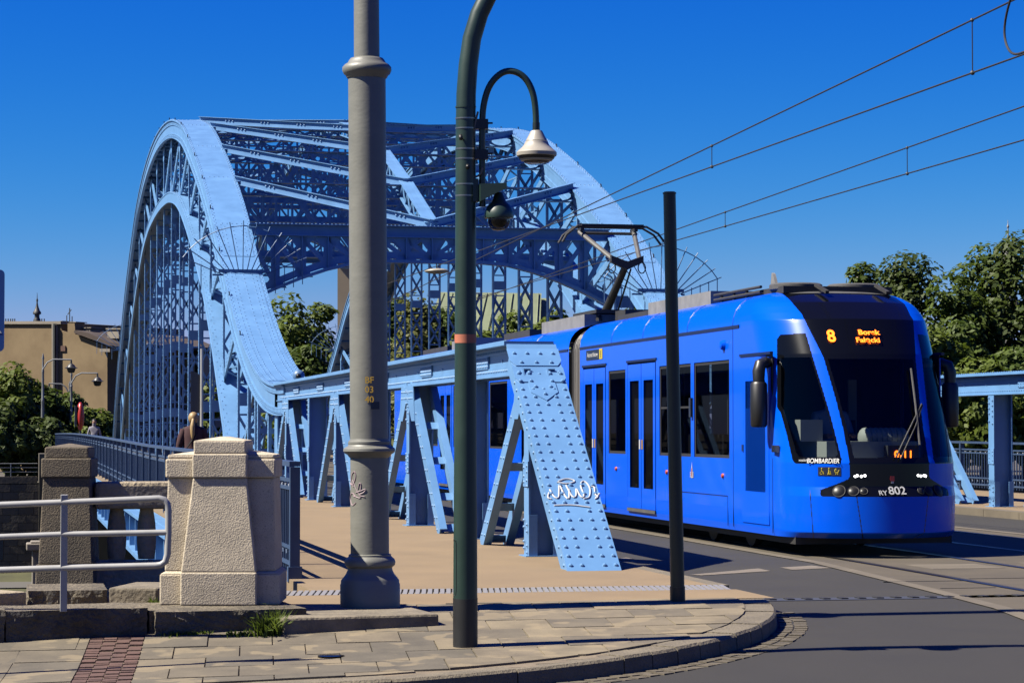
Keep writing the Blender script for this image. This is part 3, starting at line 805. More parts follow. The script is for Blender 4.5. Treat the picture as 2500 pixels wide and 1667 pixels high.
        for k in range(10):
            a, c = p.lerp(q, k/10), p.lerp(q, (k+1)/10); lo_ = Vector((0, 0, -0.5))
            for s in (-0.2, 0.2):
                sv = Vector((s, 0, 0))
                mb.bar((a if k % 2 else a+lo_)+sv, (c+lo_ if k % 2 else c)+sv, 0.03, 0.07)
        bpart('centre_stringer', mb)
# low portal bracing near the foot of the ribs (horizontal trusses between the ribs)
for y, z in ((124, 10.6),):
    mb = MB(); mb.box(xa, xb, y-0.14, y+0.14, z, z+0.03); mb.box(xa, xb, y-0.012, y+0.012, z-0.28, z); mb.box(xa, xb, y-0.14, y+0.14, z-0.31, z-0.28)
    bpart('low_strut', mb)
# fan-shaped spike guards that stop people climbing the ribs
def spike_fan(xc, y, R=1.5, sgn=-1):
    t, nn = frame(zU, y); c = Vector((xc, y, zU(y)))+nn*0.05
    side = Vector((1, 0, 0)); up = (nn*0.35+Vector((0, 0, 1))).normalized()
    mb = MB(); mb.bar(c-side*0.72, c+side*0.72, 0.08, 0.10); mb.bar(c-side*0.9-up*0.12, c+side*0.75-up*0.12, 0.05, 0.05); o = bpart('spike_guard', mb, 'bridge_paint_dull')
    sp = MB(); tips = []
    for k in range(13):
        a = -1.0+2.0*k/12; base = c+side*(0.62*a); ang = a*1.25
        dirv = (side*math.sin(ang)+up*math.cos(ang)); ln = R*(1.0-0.10*abs(a))
        sp.tube([base-up*0.1, base+dirv*ln], 0.016, 5); tips.append(base+dirv*ln*0.9)
    sp.tube(tips, 0.016, 5)
    for s in (-1, 1):
        e = tips[0] if s < 0 else tips[-1]
        for k in range(4): b0 = e.lerp(c+side*s*0.7, k/4); sp.tube([b0, b0-Vector((0, 0, 0.75))], 0.014, 5)
    bpart('spikes', sp, 'bridge_paint_dull', parent=o)
spike_fan(6.70, 70.6); spike_fan(19.25, 69.5); 
spike_fan(6.70, 2*CY-70.6, 1.6); spike_fan(19.25, 2*CY-70.6, 1.6)
# fascia under the footway and cross girders
mb = MB(); mb.box(2.5, 2.72, 24.2, 158, -0.75, 0.02); mb.box(2.3, 2.5, 24.2, 158, -0.80, -0.72); mb.box(2.3, 2.5, 24.2, 158, -0.06, 0.0)
for k in range(60): mb.box(2.36, 2.5, 24.5+2.2*k, 24.6+2.2*k, -0.72, -0.06)
bpart('edge_girder', mb)
mb = MB()
for k in range(27): mb.prism([(2.72, 24+5*k, -0.5), (6.2, 24+5*k, -1.6), (6.2, 24+5*k, -0.5)], (0, 0.1, 0))
bpart('brackets', mb, kind='stuff')
mb = MB(); mb.box(6.2, 6.5, 22, 158, -2.2, -0.5); mb.box(19.2, 19.5, 22, 158, -2.2, -0.5); bpart('main_girder', mb)

# ---- low side trusses between footway and carriageway on the approach span
def side_truss(xf, y_end, near_plate, yoff, lit):
    P = {}
    def X(y): return xf(y)
    ztop = 2.70
    # top boom: wide flange on a narrower web
    mb = MB(); y0, y1 = y_end+3.75, 56.6+yoff*0
    def xb_(y, a, c, z0, z1, ya, yb2):
        mb.add([(X(ya)+a, ya, z0), (X(ya)+c, ya, z0), (X(yb2)+c, yb2, z0), (X(yb2)+a, yb2, z0), (X(ya)+a, ya, z1), (X(ya)+c, ya, z1), (X(yb2)+c, yb2, z1), (X(yb2)+a, yb2, z1)],
               [(3,2,1,0),(4,5,6,7),(0,1,5,4),(1,2,6,5),(2,3,7,6),(3,0,4,7)])
    xb_(0, -0.06, 0.56, ztop-0.05, ztop, y0, y1)
    xb_(0, 0.10, 0.125, 2.30, ztop-0.05, y0, y1); xb_(0, 0.375, 0.40, 2.30, ztop-0.05, y0, y1)
    xb_(0, 0.05, 0.17, 2.28, 2.30, y0-0.2, y1); xb_(0, 0.33, 0.45, 2.28, 2.30, y0-0.2, y1)
    xb_(0, 0.085, 0.10, 2.30, 2.40, y0, y1); xb_(0, 0.085, 0.10, 2.56, 2.65, y0, y1)
    boom = bpart('top_boom', mb)
    mb = MB()
    for k, y in enumerate(np.arange(y0+2.2, y1-1, 4.4)):
        for q, w in ((0, 0.9),):
            ya = y-w/2; xx = X(y)+0.07; mb.box(xx, xx+0.02, ya, ya+w, 2.40, 2.56)
    bpart('splice_plate', mb, parent=boom)
    rb = MB()
    for y in np.arange(y0+0.1, y1, 0.11):
        rb.dome((X(y)+0.085, y, 2.355), (-1, 0, 0), 0.02, n=6)
        rb.dome((X(y)-0.02, y, ztop), (0, 0, 1), 0.02, n=5)
        rb.dome((X(y)+0.085, y, 2.60), (-1, 0, 0), 0.02, n=5)
    for y in np.arange(y0+2.2, y1-1, 4.4):
        for q in np.arange(-0.42, 0.43, 0.105):
            for z in (2.43, 2.48, 2.53): rb.dome((X(y)+0.07, y+q, z), (-1, 0, 0), 0.02, n=6)
    for y in np.arange(y0+0.9, y1, 1.1): rb.dome((X(y)+0.10, y, 2.48), (-1, 0, 0), 0.022, n=6)
    bpart('rivets', rb, parent=boom, kind='stuff')
    # posts: two flanges with a recessed web facing along the bridge
    apex = [y_end+3.0+9.0*k for k in range(4)]
    posts = sorted([a for a in apex]+[a+4.45 for a in apex[:3]])
    for k, y in enumerate(posts):
        if y > 56: continue
        mb = MB(); x = X(y)+0.06; pt = 1.88 if (near_plate and k == 0) else 2.28
        mb.box(x, x+0.022, y-0.13, y+0.13, 0.13, pt); mb.box(x+0.36, x+0.382, y-0.13, y+0.13, 0.13, pt); mb.box(x+0.022, x+0.36, y-0.008, y+0.008, 0.13, pt)
        o = bpart('post', mb)
        mb = MB()
        mb.box(x-0.004, x+0.10, y-0.16, y-0.145, 0.13, 0.62); mb.box(x+0.29, x+0.384, y-0.16, y-0.145, 0.13, 0.62)
        mb.box(x-0.05, x+0.44, y-0.2, y+0.2, 0.126, 0.14)
        mb.box(x-0.012, x, y-0.135, y+0.135, 0.95, 1.25); bpart('base_plate', mb, parent=o)
        rb = MB()
        for z in (0.2, 0.28, 0.45, 0.53, 0.98, 1.05, 1.15, 1.22, 1.75, 1.9, 2.0, 2.1, 2.2):
            if z > pt: continue
            for q in (-0.08, 0.08): rb.dome((x-0.012, y+q, z+q*0.3), (-1, 0, 0), 0.02, n=6)
        bpart('rivets', rb, parent=o, kind='stuff')
    # A-frame legs in two planes with battens
    for a in apex:
        for sgn in (-1, 1):
            yb = a+sgn*2.9
            if yb > 58 or (near_plate and a == apex[0] and sgn < 0): continue
            if not near_plate and yb < y_end: continue
            mb = MB(); 
            for off in (0.07, 0.37):
                p = Vector((X(a)+off, a+sgn*0.18, 2.28)); q = Vector((X(yb)+off, yb, 0.12))
                mb.bar(p, q, 0.20, 0.02, (1, 0, 0))
                d_ = (q-p).normalized(); pr = d_.cross(Vector((1, 0, 0))).normalized()
                for e in (-0.095, 0.095): mb.bar(p+pr*e+Vector((0.05, 0, 0)), q+pr*e+Vector((0.05, 0, 0)), 0.014, 0.09, (1, 0, 0))
            o = bpart('leg', mb)
            mb = MB(); rb = MB(); L = (q-p).length
            for t in (0.28, 0.52, 0.76, 0.96):
                c = p.lerp(q, t)-Vector((0.37, 0, 0)); mb.bar(c+Vector((0.08, 0, 0)), c+Vector((0.36, 0, 0)), 0.16, 0.012, pr)
            bpart('batten', mb, parent=o)
            for k in range(int(L/0.135)):
                c = p.lerp(q, (k+0.5)*0.135/L)+Vector((0.06-0.37, 0, 0))+pr*(0.055 if k % 2 else -0.055); c.x = X(c.y)+0.06
                rb.dome(c, (-1, 0, 0), 0.021, n=6)
            bpart('rivets', rb, parent=o, kind='stuff')
        if a < 56:
            g = MB(); x = X(a)+0.045; g.prism([(x, a-0.55, 2.28), (x, a+0.55, 2.28), (x, a+0.72, 1.75), (x, a+0.42, 1.75), (x, a+0.12, 2.02), (x, a-0.12, 2.02), (x, a-0.42, 1.75), (x, a-0.72, 1.75)] if not (near_plate and a == apex[0]) else [(x, a+0.22, 2.26), (x, a+0.55, 2.28), (x, a+0.72, 1.75), (x, a+0.42, 1.75), (x, a+0.16, 2.02)], (0.014, 0, 0))
            go = bpart('apex_gusset', g)
            rb = MB()
            for q in np.arange(-0.5, 0.51, 0.125):
                for z in (2.2, 2.1): 
                    if near_plate and a == apex[0] and q < 0.25: continue
                    rb.dome((x, a+q, z), (-1, 0, 0), 0.02, n=6)
            bpart('rivets', rb, parent=go, kind='stuff')
    if near_plate:
        # raking end plate
        xl0, xr0, xl1, xr1 = X(y_end)-0.12, X(y_end)+0.47, X(y_end+3.7)-0.03, X(y_end+3.7)+0.585
        A, B, C, D = Vector((xl0, y_end, 0.12)), Vector((xr0, y_end, 0.12)), Vector((xr1, y_end+3.72, 2.62)), Vector((xl1, y_end+3.72, 2.62))
        nrm = (B-A).cross(D-A).normalized(); nrm = -nrm if nrm.y > 0 else nrm
        mb = MB(); N = 10; vs = []
        path = [(t, 0) for t in np.linspace(0, 0.97, N)]
        def PT(s, t): return (A.lerp(B, s)).lerp(D.lerp(C, s), t)
        rows = [[PT(s, t) for s in (0, 1)] for t in np.linspace(0, 0.985, N)]
        for k in (1, 2, 3): rows.append([PT(s, 1.0)+Vector((0, 0.10*k-0.08, 0.030*k-0.03*(k-1)*0.6+0.012)) for s in (0, 1)])
        rows[-1] = [PT(s, 1.0)+Vector((0, 0.35, 0.085)) for s in (0, 1)]; rows.append([PT(s, 1.0)+Vector((0, 0.9, 0.085)) for s in (0, 1)])
        for r in rows: vs += [tuple(r[0]), tuple(r[1])]
        back = [tuple(Vector(v)-nrm*0.03) for v in vs]
        m = len(rows); fs = []
        for k in range(m-1): fs += [(2*k, 2*k+1, 2*k+3, 2*k+2), (2*m+2*k+2, 2*m+2*k+3, 2*m+2*k+1, 2*m+2*k), (2*k, 2*k+2, 2*m+2*k+2, 2*m+2*k), (2*k+1, 2*m+2*k+1, 2*m+2*k+3, 2*k+3)]
        fs.append((0, 2*m, 2*m+1, 1)); mb.add(vs+back, fs)
        pl = bpart('end_plate', mb)
        up_ = (D-A).normalized(); rt_ = (B-A).normalized()
        mb = MB()          # side webs below the plate, cap plates above
        for s, o_ in ((0, 0.06), (1, -0.06)):
            a, c = PT(s, 0)+rt_*o_, PT(s, 1)+rt_*o_
            mb.prism([a-nrm*0.03, c-nrm*0.03, c-nrm*0.27+Vector((0, 0.05, 0)), a-nrm*0.27+Vector((0, 0.0, 0.0))], rt_*0.02*(1 if s == 0 else -1))
        a, c = PT(0, 0)-nrm*0.16, PT(0, 0.98)-nrm*0.16
        mb.bar(a+rt_*0.03, c+rt_*0.03, 0.02, 0.18, nrm)
        bpart('end_web', mb, parent=pl)
        mb = MB(); e = 0.012
        cap = [(-0.02, 0.99), (1.02, 0.99), (1.02, 0.93), (0.92, 0.905), (0.08, 0.905), (-0.02, 0.93)]
        mb.prism([PT(s, t)+nrm*0.001 for s, t in cap], nrm*e)
        for cap2 in ([(-0.01, 0.897), (0.24, 0.897), (0.24, 0.825), (0.06, 0.825), (-0.01, 0.845)], [(0.24, 0.897), (0.76, 0.897), (0.77, 0.775), (0.5, 0.735), (0.23, 0.775)], [(0.76, 0.897), (1.01, 0.897), (1.01, 0.845), (0.94, 0.825), (0.76, 0.825)]):
            mb.prism([PT(s, t)+nrm*0.001 for s, t in cap2], nrm*e)
        bpart('cap_plate', mb, parent=pl)
        rb = MB()
        for k in range(24):
            t = 0.025+k*0.0365
            if t > 0.88: break
            pats = (0.08, 0.29, 0.71, 0.92)
            for s in pats: rb.dome(PT(s, t)+nrm*(0.014 if t > 0.82 else 0), nrm, 0.026, 0.024, n=8)
            if k % 2: rb.dome(PT(0.5, t), nrm, 0.026, 0.024, n=8)
            for yy_ in (0,): 
                q = PT(0, t)-nrm*0.12; rb.dome(Vector((q.x+0.02, q.y, q.z)), (-1, 0, 0), 0.022, n=6)
        for t, ss in ((0.965, (0.1, 0.36, 0.62, 0.88)), (0.92, (0.2, 0.5, 0.8)), (0.87, (0.1, 0.3, 0.7, 0.9)), (0.80, (0.35, 0.65)), (0.765, (0.5,))):
            for s in ss: rb.dome(PT(s, t)+nrm*0.014, nrm, 0.026, 0.024, n=8)
        bpart('rivets', rb, parent=pl, kind='stuff')
        # spray-can tag on the plate
        g = MB()
        def stroke(pts, w=0.016):
            q = [Vector(p) for p in pts]; q2 = [Vector((p[0], p[1])) for p in pts]
            for _ in range(2):
                r = [q2[0]]
                for a_, c_ in zip(q2, q2[1:]): r += [a_*0.75+c_*0.25, a_*0.25+c_*0.75]
                q2 = r+[q2[-1]]
            g.tube([PT(0.5, 0.325)+rt_*p.x*1.05+up_*(p.y*2.0)+nrm*0.006 for p in q2], w*0.62, 6)
        stroke([(-.24, .02), (-.22, -.05), (-.17, -.07), (-.14, .02), (-.12, .08), (-.10, -.04), (-.06, -.08), (-.03, .02)])
        stroke([(-.12, .10), (-.02, .13), (.08, .10), (-.03, .07), (-.14, .09)])
        stroke([(-.05, .06), (-.02, -.06), (.03, -.05), (.05, .05), (.07, -.06), (.12, -.05), (.10, .07), (.16, .11), (.21, .04), (.17, -.06), (.10, -.07)])
        stroke([(.22, .05), (.26, .04), (.23, -.03), (.27, -.05), (.21, -.08), (.29, -.02)])
        stroke([(-.26, -.01), (-.29, -.06), (-.25, -.07)]); stroke([(-.24, -.13), (-.05, -.125), (.14, -.15)])
        bpart('spray_tag', g, 'graffiti_white', parent=pl)
side_truss(lambda y: 5.90+0.0072*(y-25), 24.55, True, 0, True)
side_truss(lambda y: 18.36+0.004*(y-25), 26.5, False, 0, False)
# small dome camera and lamp on the near rib
mb = MB(); q = onX(711, 912, 6.95); q = Vector((6.95, 58.6, zU(58.6)+0.02)); mb.ball(q+Vector((0, 0, 0.13)), 0.15, 0.15, 0.15); mb.tube([q, q+Vector((0, 0, 0.1))], 0.06)
bpart('rib_lamp', mb, 'bridge_paint_dull', None, True)
mb = MB(); mb.ball(q+Vector((-0.02, -0.13, 0.11)), 0.07); bpart('rib_lamp_lens', mb, 'lamp_lens', None, True)
# ---- railings
def railing(x, y0, y1, label, inward):
    R = empty('railing', label, 'railing', loc=(x, y0, 0.13))
    rz_ = lambda y: 0.11*math.sin(PI*max(0, min(1, (y-50)/105)))
    def part(name, mb, mtl='rail_paint', kind=None, smooth=False):
        o = mb.build(name, mtl, None, smooth); o.data.transform(Matrix.Translation((-x, -y0, -0.13))); o.parent = R
        if kind: o['kind'] = kind
    ys_ = list(np.arange(y0, y1, 1.25))
    for nm, h, w, t in (('handrail', 1.15, 0.11, 0.05), ('upper_rail', 0.98, 0.04, 0.035), ('upper_rail', 0.90, 0.04, 0.035), ('lower_rail', 0.30, 0.04, 0.035), ('lower_rail', 0.14, 0.05, 0.04)):
        mb = MB()
        for a, c in zip(ys_, ys_[1:]): mb.bar((x, a, 0.13+h+rz_(a)), (x, c, 0.13+h+rz_(c)), w, t)
        part(nm, mb)
    for k, y in enumerate(ys_[::2]):
        mb = MB(); mb.box(x-0.05, x+0.05, y-0.04, y+0.04, 0.10, 0.13+1.12+rz_(y)); mb.box(x-0.07, x+0.07, y-0.06, y+0.06, 0.10, 0.25); part('baluster_post', mb)
    mb = MB()
    for y in np.arange(y0+0.1, min(y1, 110), 0.155):
        mb.box(x-0.012, x+0.012, y-0.012, y+0.012, 0.2, 0.13+0.9+rz_(y))
    part('balusters', mb, kind='stuff')
    mb = MB()
    for y in np.arange(y0+0.17, min(y1, 75), 0.31):
        z = 0.13+0.94+rz_(y); mb.tube([(x, y+0.05*math.cos(q), z+0.035*math.sin(q)) for q in np.linspace(0, 2*PI, 9)[:-1]], 0.008, 4, closed=True)
        z = 0.13+0.22; mb.tube([(x, y+0.10*math.cos(q), z+0.07*math.sin(q)) for q in np.linspace(0, PI, 7)], 0.010, 4)
    part('ornament', mb, kind='stuff')
    return R
railing(2.80, 23.9, 156, 'dark blue iron railing along the river side of the footway', 1)
railing(22.9, 40, 156, 'dark iron railing of the far footway behind the tram front', -1)
# ------------------------------------------------------------------ the tram
TX = 10.87; TW = 1.19
TRAM = empty('tram', 'bright blue low-floor articulated tram with black front and route number 8', 'tram', loc=(TX, 44.0, 0))
TINV = Matrix.Translation((-TX, -44.0, 0))
def tpart(name, mb, mtl, parent=None, smooth=False, kind=None):
    o = mb.build(name, mtl, None, smooth) if isinstance(mb, MB) else mb
    o.data.transform(TINV); o.parent = parent or TRAM
    if kind: o['kind'] = kind
    return o
# cross-section: list of (half width, z) from the skirt to the roof centre
PROF = [(1.165, 0.25), (1.18, 0.34), (1.19, 0.55), (1.19, 3.02), (1.188, 3.08), (1.175, 3.16), (1.14, 3.25), (1.08, 3.33), (1.0, 3.395), (0.90, 3.44), (0.78, 3.47), (0.40, 3.50), (0.0, 3.505)]
PZ = [z for w, z in PROF[:-2]]; PWD = [w for w, z in PROF[:-2]]
# ---- nose: plan ellipse that leans back with height
def nb(z): return float(np.interp(z, [0.25, 1.2, 2.6, 3.06, 3.30, 3.47, 3.51], [29.50, 29.52, 30.2, 30.45, 30.62, 30.8, 30.9]))
def tipl(z): return float(np.interp(z, [0.25, 0.32, 0.78, 0.90, 1.2, 2.6, 3.06, 3.30, 3.42, 3.51], [1.05, 1.24, 1.26, 1.18, 1.18, 1.2, 1.16, 0.95, 0.72, 0.35]))
NF = 440
zs_ = list(np.concatenate([np.linspace(0.25, 3.06, 330), np.linspace(3.06, 3.50, 70)[1:]]))
def hw(z): return float(np.interp(z, PZ+[3.505], PWD+[0.35]))
phis = np.linspace(-PI/2, PI/2, NF)
_e = 2/2.15; _S = np.sign(np.sin(phis))*np.abs(np.sin(phis))**_e; _C = np.abs(np.cos(phis))**_e
G = np.empty((len(zs_), NF, 3))
for j, z in enumerate(zs_):
    G[j, :, 0] = TX+hw(z)*_S; G[j, :, 1] = nb(z)-tipl(z)*_C; G[j, :, 2] = z
SIDEWIN = [(1905,817),(1967,813),(1984,871),(2004,936),(2029,1020),(2055,1122),(2052,1132),(1943,1132),(1935,1123),(1921,1061),(1906,1007),(1897,994),(1897,828)]
SIDEGLASS = [(1907,873),(1979,871),(1999,936),(2024,1020),(2046,1108),(2040,1115),(1952,1115),(1944,1105),(1930,1055),(1914,1000),(1907,990)]
BLACK = [(1890,700),(1926,730),(1957,766),(1977,806),(2011,873),(2042,980),(2060,1052),(2073,1123),(2075.5,1163),(2069,1170),(2037,1183.5),(2003,1195),(2003,1209),(2011,1213.4),(2082,1219),(2136,1220),(2330,1216),(2330,700)]
WIND = [(2021,876),(2330,876),(2330,1112),(2085,1118),(2079,1090),(2068,1050),(2050,976)]
def vpip(U, V, P):
    c = np.zeros(U.shape, bool); n = len(P); j = n-1
    for i in range(n):
        (xi, yi), (xj, yj) = P[i], P[j]
        if yi != yj: c ^= ((yi > V) != (yj > V)) & (U < (xj-xi)*(V-yi)/(yj-yi)+xi)
        j = i
    return c
Cn = (G[:-1, :-1]+G[1:, :-1]+G[:-1, 1:]+G[1:, 1:])/4
Q = Cn.copy(); Q[..., 0] = np.where(Q[..., 0] > TX, 2*TX-Q[..., 0], Q[..., 0])
rel = Q-np.array(_O); zz_ = rel@np.array(_fw); U = 1250+F_PX*(rel@np.array(_rt))/zz_; V = 833.5-F_PX*(rel@np.array(_up))/zz_; Zc = Q[..., 2]
K = np.zeros(U.shape, int)      # 0 shell
us = 2093+(V-1221)*(14/94.0); ug = 1978+(V-1205)*(7/95.0); low = Zc < 0.86
K[low & (U > ug+1.0)] = 6; K[low & (np.abs(U-ug) <= 1.0)] = 5; K[low & (U > us)] = 4; K[low & (np.abs(U-us) <= 1.2)] = 5
bl = vpip(U, V, BLACK) & (Zc > 0.78); K[bl] = 3; K[bl & (Zc > 3.44)] = 7
K[vpip(U, V, WIND) & (Zc > 0.93)] = 2
sw = vpip(U, V, SIDEWIN); K[sw] = 8; K[sw & vpip(U, V, SIDEGLASS)] = 1
names = {0: 'cab_shell', 1: 'side_glass', 2: 'windscreen', 3: 'front_mask', 4: 'bumper', 5: 'groove', 6: 'corner_panel', 7: 'roof_front', 8: 'side_mask'}
cls = {}; nx = NF
jj, ii = np.meshgrid(np.arange(len(zs_)-1), np.arange(NF-1), indexing='ij')
F4 = np.stack([jj*nx+ii, jj*nx+ii+1, (jj+1)*nx+ii+1, (jj+1)*nx+ii], -1)
for k, nm in names.items():
    m_ = K == k
    if m_.any(): cls[nm] = F4[m_]
AV = G.reshape(-1, 3)
def submesh(name, faces, mtl, parent=None):
    u_, inv_ = np.unique(faces.ravel(), return_inverse=True)
    me = bpy.data.meshes.new(name); me.from_pydata([tuple(v) for v in AV[u_]], [], inv_.reshape(-1, 4).tolist()); me.update()
    o = mesh_obj(name, me, mtl, None, 'all', fix=False); o.data.transform(TINV); o.parent = parent or TRAM
    return o
cab = submesh('cab_shell', cls['cab_shell'], 'tram_blue')
submesh('bumper', cls['bumper'], 'tram_blue'); submesh('corner_panel', cls['corner_panel'], 'tram_blue'); submesh('panel_groove', cls['groove'], 'tram_dark_groove', cab)
fm = submesh('front_mask', cls['front_mask'], 'tram_black'); submesh('windscreen', cls['windscreen'], 'glass_cab', fm)
sm_ = submesh('cab_window_frame', cls['side_mask'], 'tram_black'); submesh('cab_side_window', cls['side_glass'], 'glass_cab', sm_)
if 'roof_front' in cls: submesh('roof_front', cls['roof_front'], 'roof_grey')
# sloped filler between the raked nose base and the straight sides
YS = 30.9
mb = MB(); 
for s in (-1, 1):
    vs = []; 
    for z in zs_: vs += [(TX+s*hw(z), nb(z), z), (TX+s*hw(z), YS, z)]
    mb.add(vs, [(2*k, 2*k+1, 2*k+3, 2*k+2) for k in range(len(zs_)-1)])
o = mb.build('cab_side', 'tram_blue', None, 'all'); tpart('cab_side', o, None, cab)
# ---- body sides with openings
def side_wall(y0, y1, holes, s, name='side_wall'):
    """flat side between y0 and y1 with rectangular openings (ya, yb, za, zb)"""
    ysb = sorted(set([y0, y1]+[h for H in holes for h in H[:2]])); zsb = sorted(set([0.55, 3.02]+[h for H in holes for h in H[2:4]]))
    mb = MB(); x = TX+s*TW
    for a, c in zip(ysb, ysb[1:]):
        for d_, e in zip(zsb, zsb[1:]):
            my, mz = (a+c)/2, (d_+e)/2
            if any(H[0] < my < H[1] and H[2] < mz < H[3] for H in holes): continue
            mb.add([(x, a, d_), (x, c, d_), (x, c, e), (x, a, e)], [(0, 1, 2, 3)])
    # reveals
    for H in holes:
        ya, yb, za, zb = H[:4]; xi = x-s*0.035
        mb.add([(x, ya, za), (x, yb, za), (x, yb, zb), (x, ya, zb), (xi, ya, za), (xi, yb, za), (xi, yb, zb), (xi, ya, zb)], [(0, 1, 5, 4), (1, 2, 6, 5), (2, 3, 7, 6), (3, 0, 4, 7)])
    # lower tuck and skirt
    ys2 = [y0, y1]
    for (w0, z0), (w1, z1) in zip(PROF[:3], PROF[1:3]):
        mb.add([(TX+s*w0, y0, z0), (TX+s*w0, y1, z0), (TX+s*w1, y1, z1), (TX+s*w1, y0, z1)], [(0, 1, 2, 3)])
    o = mb.build(name, 'tram_blue', None, False); return tpart(name, o, None)
def roof_shell(y0, y1):
    mb = MB(); pr = [(w, z) for w, z in PROF[3:]]
    for s in (-1, 1):
        vs = []
        for w, z in pr: vs += [(TX+s*w, y0, z), (TX+s*w, y1, z)]
        mb.add(vs, [(2*k, 2*k+1, 2*k+3, 2*k+2) for k in range(len(pr)-1)])
    o = mb.build('roof_shell', 'tram_blue', None, 'all'); o = tpart('roof_shell', o, None)
    # gutter line and panel joints
    g = MB()
    for s in (-1, 1): g.box(TX+s*(TW+0.001)-0.012, TX+s*(TW+0.001)+0.012, y0+0.05, y1-0.0, 3.005, 3.045)
    tpart('gutter', g, 'tram_dark_groove', o)
    return o
def roof_seam(y, parent):
    g = MB(); pts = []
    for s in (-1,):
        pts = [(TX+s*(w+0.002), y, z+0.002) for w, z in PROF[3:10]]
    g.tube(pts, 0.0035, 4); tpart('roof_seam', g, 'tram_dark_groove', parent)
def window(ya, yb, za, zb, s, parent, hopper=False):
    x = TX+s*(TW-0.012); fr = MB(); f = 0.045
    for (a, c, d_, e) in ((ya, yb, za, za+f), (ya, yb, zb-f, zb), (ya, ya+f, za+f, zb-f), (yb-f, yb, za+f, zb-f)):
        fr.box(min(x, x-s*0.02), max(x, x-s*0.02), a, c, d_, e)
    if hopper: zc = za+(zb-za)*0.52; fr.box(min(x, x-s*0.015), max(x, x-s*0.015), ya+f, yb-f, zc, zc+0.03)
    w = tpart('window', fr, 'tram_rubber', parent)
    g = MB(); xg = x-s*0.008; g.add([(xg, ya+f*0.6, za+f*0.6), (xg, yb-f*0.6, za+f*0.6), (xg, yb-f*0.6, zb-f*0.6), (xg, ya+f*0.6, zb-f*0.6)], [(0, 1, 2, 3)])
    tpart('pane', g, 'glass_dark' if s < 0 else 'tram_black', w)
def door(ya, yb, z0, z1, s, parent, double=True):
    x = TX+s*(TW+0.004); leafs = [(ya+0.03, (ya+yb)/2-0.012), ((ya+yb)/2+0.012, yb-0.03)] if double else [(ya+0.05, yb-0.05)]
    for a, c in leafs:
        zb0, zb1 = (z0+0.37, z1-0.30) if double else (0.80, z1-0.34)
        f = 0.13 if double else 0.15
        mb = MB(); xi = x-s*0.03; lo, hi = min(x, xi), max(x, xi)
        mb.box(lo, hi, a, c, z0+0.05, zb0); mb.box(lo, hi, a, c, zb1, z1-0.04); mb.box(lo, hi, a, a+f, zb0, zb1); mb.box(lo, hi, c-f, c, zb0, zb1)
        d_ = tpart('door', mb, 'tram_blue', parent)
        g = MB(); xg = x-s*0.004; g.add([(xg, a+f, zb0), (xg, c-f, zb0), (xg, c-f, zb1), (xg, a+f, zb1)], [(0, 1, 2, 3)]); tpart('pane', g, 'glass_dark' if s < 0 else 'tram_black', d_)
    r = MB(); xr = x-s*0.035; lo, hi = min(xr, xr-s*0.01), max(xr, xr-s*0.01)
    r.box(lo, hi, ya, yb, z0, z1); tpart('door_rubber', r, 'tram_rubber', parent)
    r = MB(); xt = x+s*0.012; r.box(min(x-s*0.03, xt), max(x-s*0.03, xt), ya-0.05, yb+0.03, z1-0.005, z1+0.03); tpart('door_lintel', r, 'tram_dark_groove', parent)
    if double:
        m_ = (ya+yb)/2; r = MB(); r.box(x+min(0, s*0.012), x+max(0, s*0.012), ya+0.02, yb-0.02, z0-0.005, z0+0.045); tpart('door_sill', r, 'roof_grey', parent)
        for dy, mt in ((0.075, 'print_white'), (-0.075, 'gold_button')):
            r = MB(); r.box(x+min(0, s*0.008), x+max(0, s*0.008), m_+dy-0.035, m_+dy+0.035, 1.31, 1.46); tpart('door_button', r, mt, parent)
C1 = (YS, 40.2); C2 = (41.05, 50.2); C3 = (51.0, 60.6)
WZ = (1.225, 2.585)
for s in (-1, 1):
    # front car
    wins = [(31.42, 33.15), (33.32, 35.03), (37.08, 38.18)]; drs = [(35.23, 36.95), (38.37, 39.98)]
    holes = [(a, c, *WZ) for a, c in wins]+[(a, c, 0.33, 2.69) for a, c in drs]
    holes = [(a, c, max(0.551, z0), z1) for a, c, z0, z1 in holes]
    wl_ = side_wall(C1[0], C1[1], holes, s)
    if s < 0 or True:
        for k, (a, c) in enumerate(wins): window(a, c, *WZ, s, wl_, hopper=(k == 1))
        for a, c in drs: door(a, c, 0.33, 2.69, s, wl_)
    # middle car and rear car
    for (y0, y1), wn_, dr_ in ((C2, [(41.3, 43.2), (46.4, 48.2), (48.35, 50.0)], [(43.55, 45.2)]), (C3, [(51.3, 52.3), (54.3, 56.3), (56.5, 58.3)], [(52.5, 54.1)])):
        holes = [(a, c, *WZ) for a, c in wn_]+[(a, c, 0.551, 2.69) for a, c in dr_]
        w_ = side_wall(y0, y1, holes, s)
        for a, c in wn_: window(a, c, *WZ, s, w_)
        for a, c in dr_: door(a, c, 0.33, 2.69, s, w_)
    if s < 0: WALL = wl_
    # cab door
    door(29.62, 30.88, 0.33, 2.61, s, cab, double=False)
for y0, y1 in (C1, C2, C3): roof_shell(y0 if y0 > 31 else 30.9, y1)
rs = [o for o in TRAM.children if o.name.startswith('roof_shell')]
for y in (38.0, 36.0, 33.5, 31.25): roof_seam(y, rs[0])
for y in (47.5, 44): roof_seam(y, rs[1])
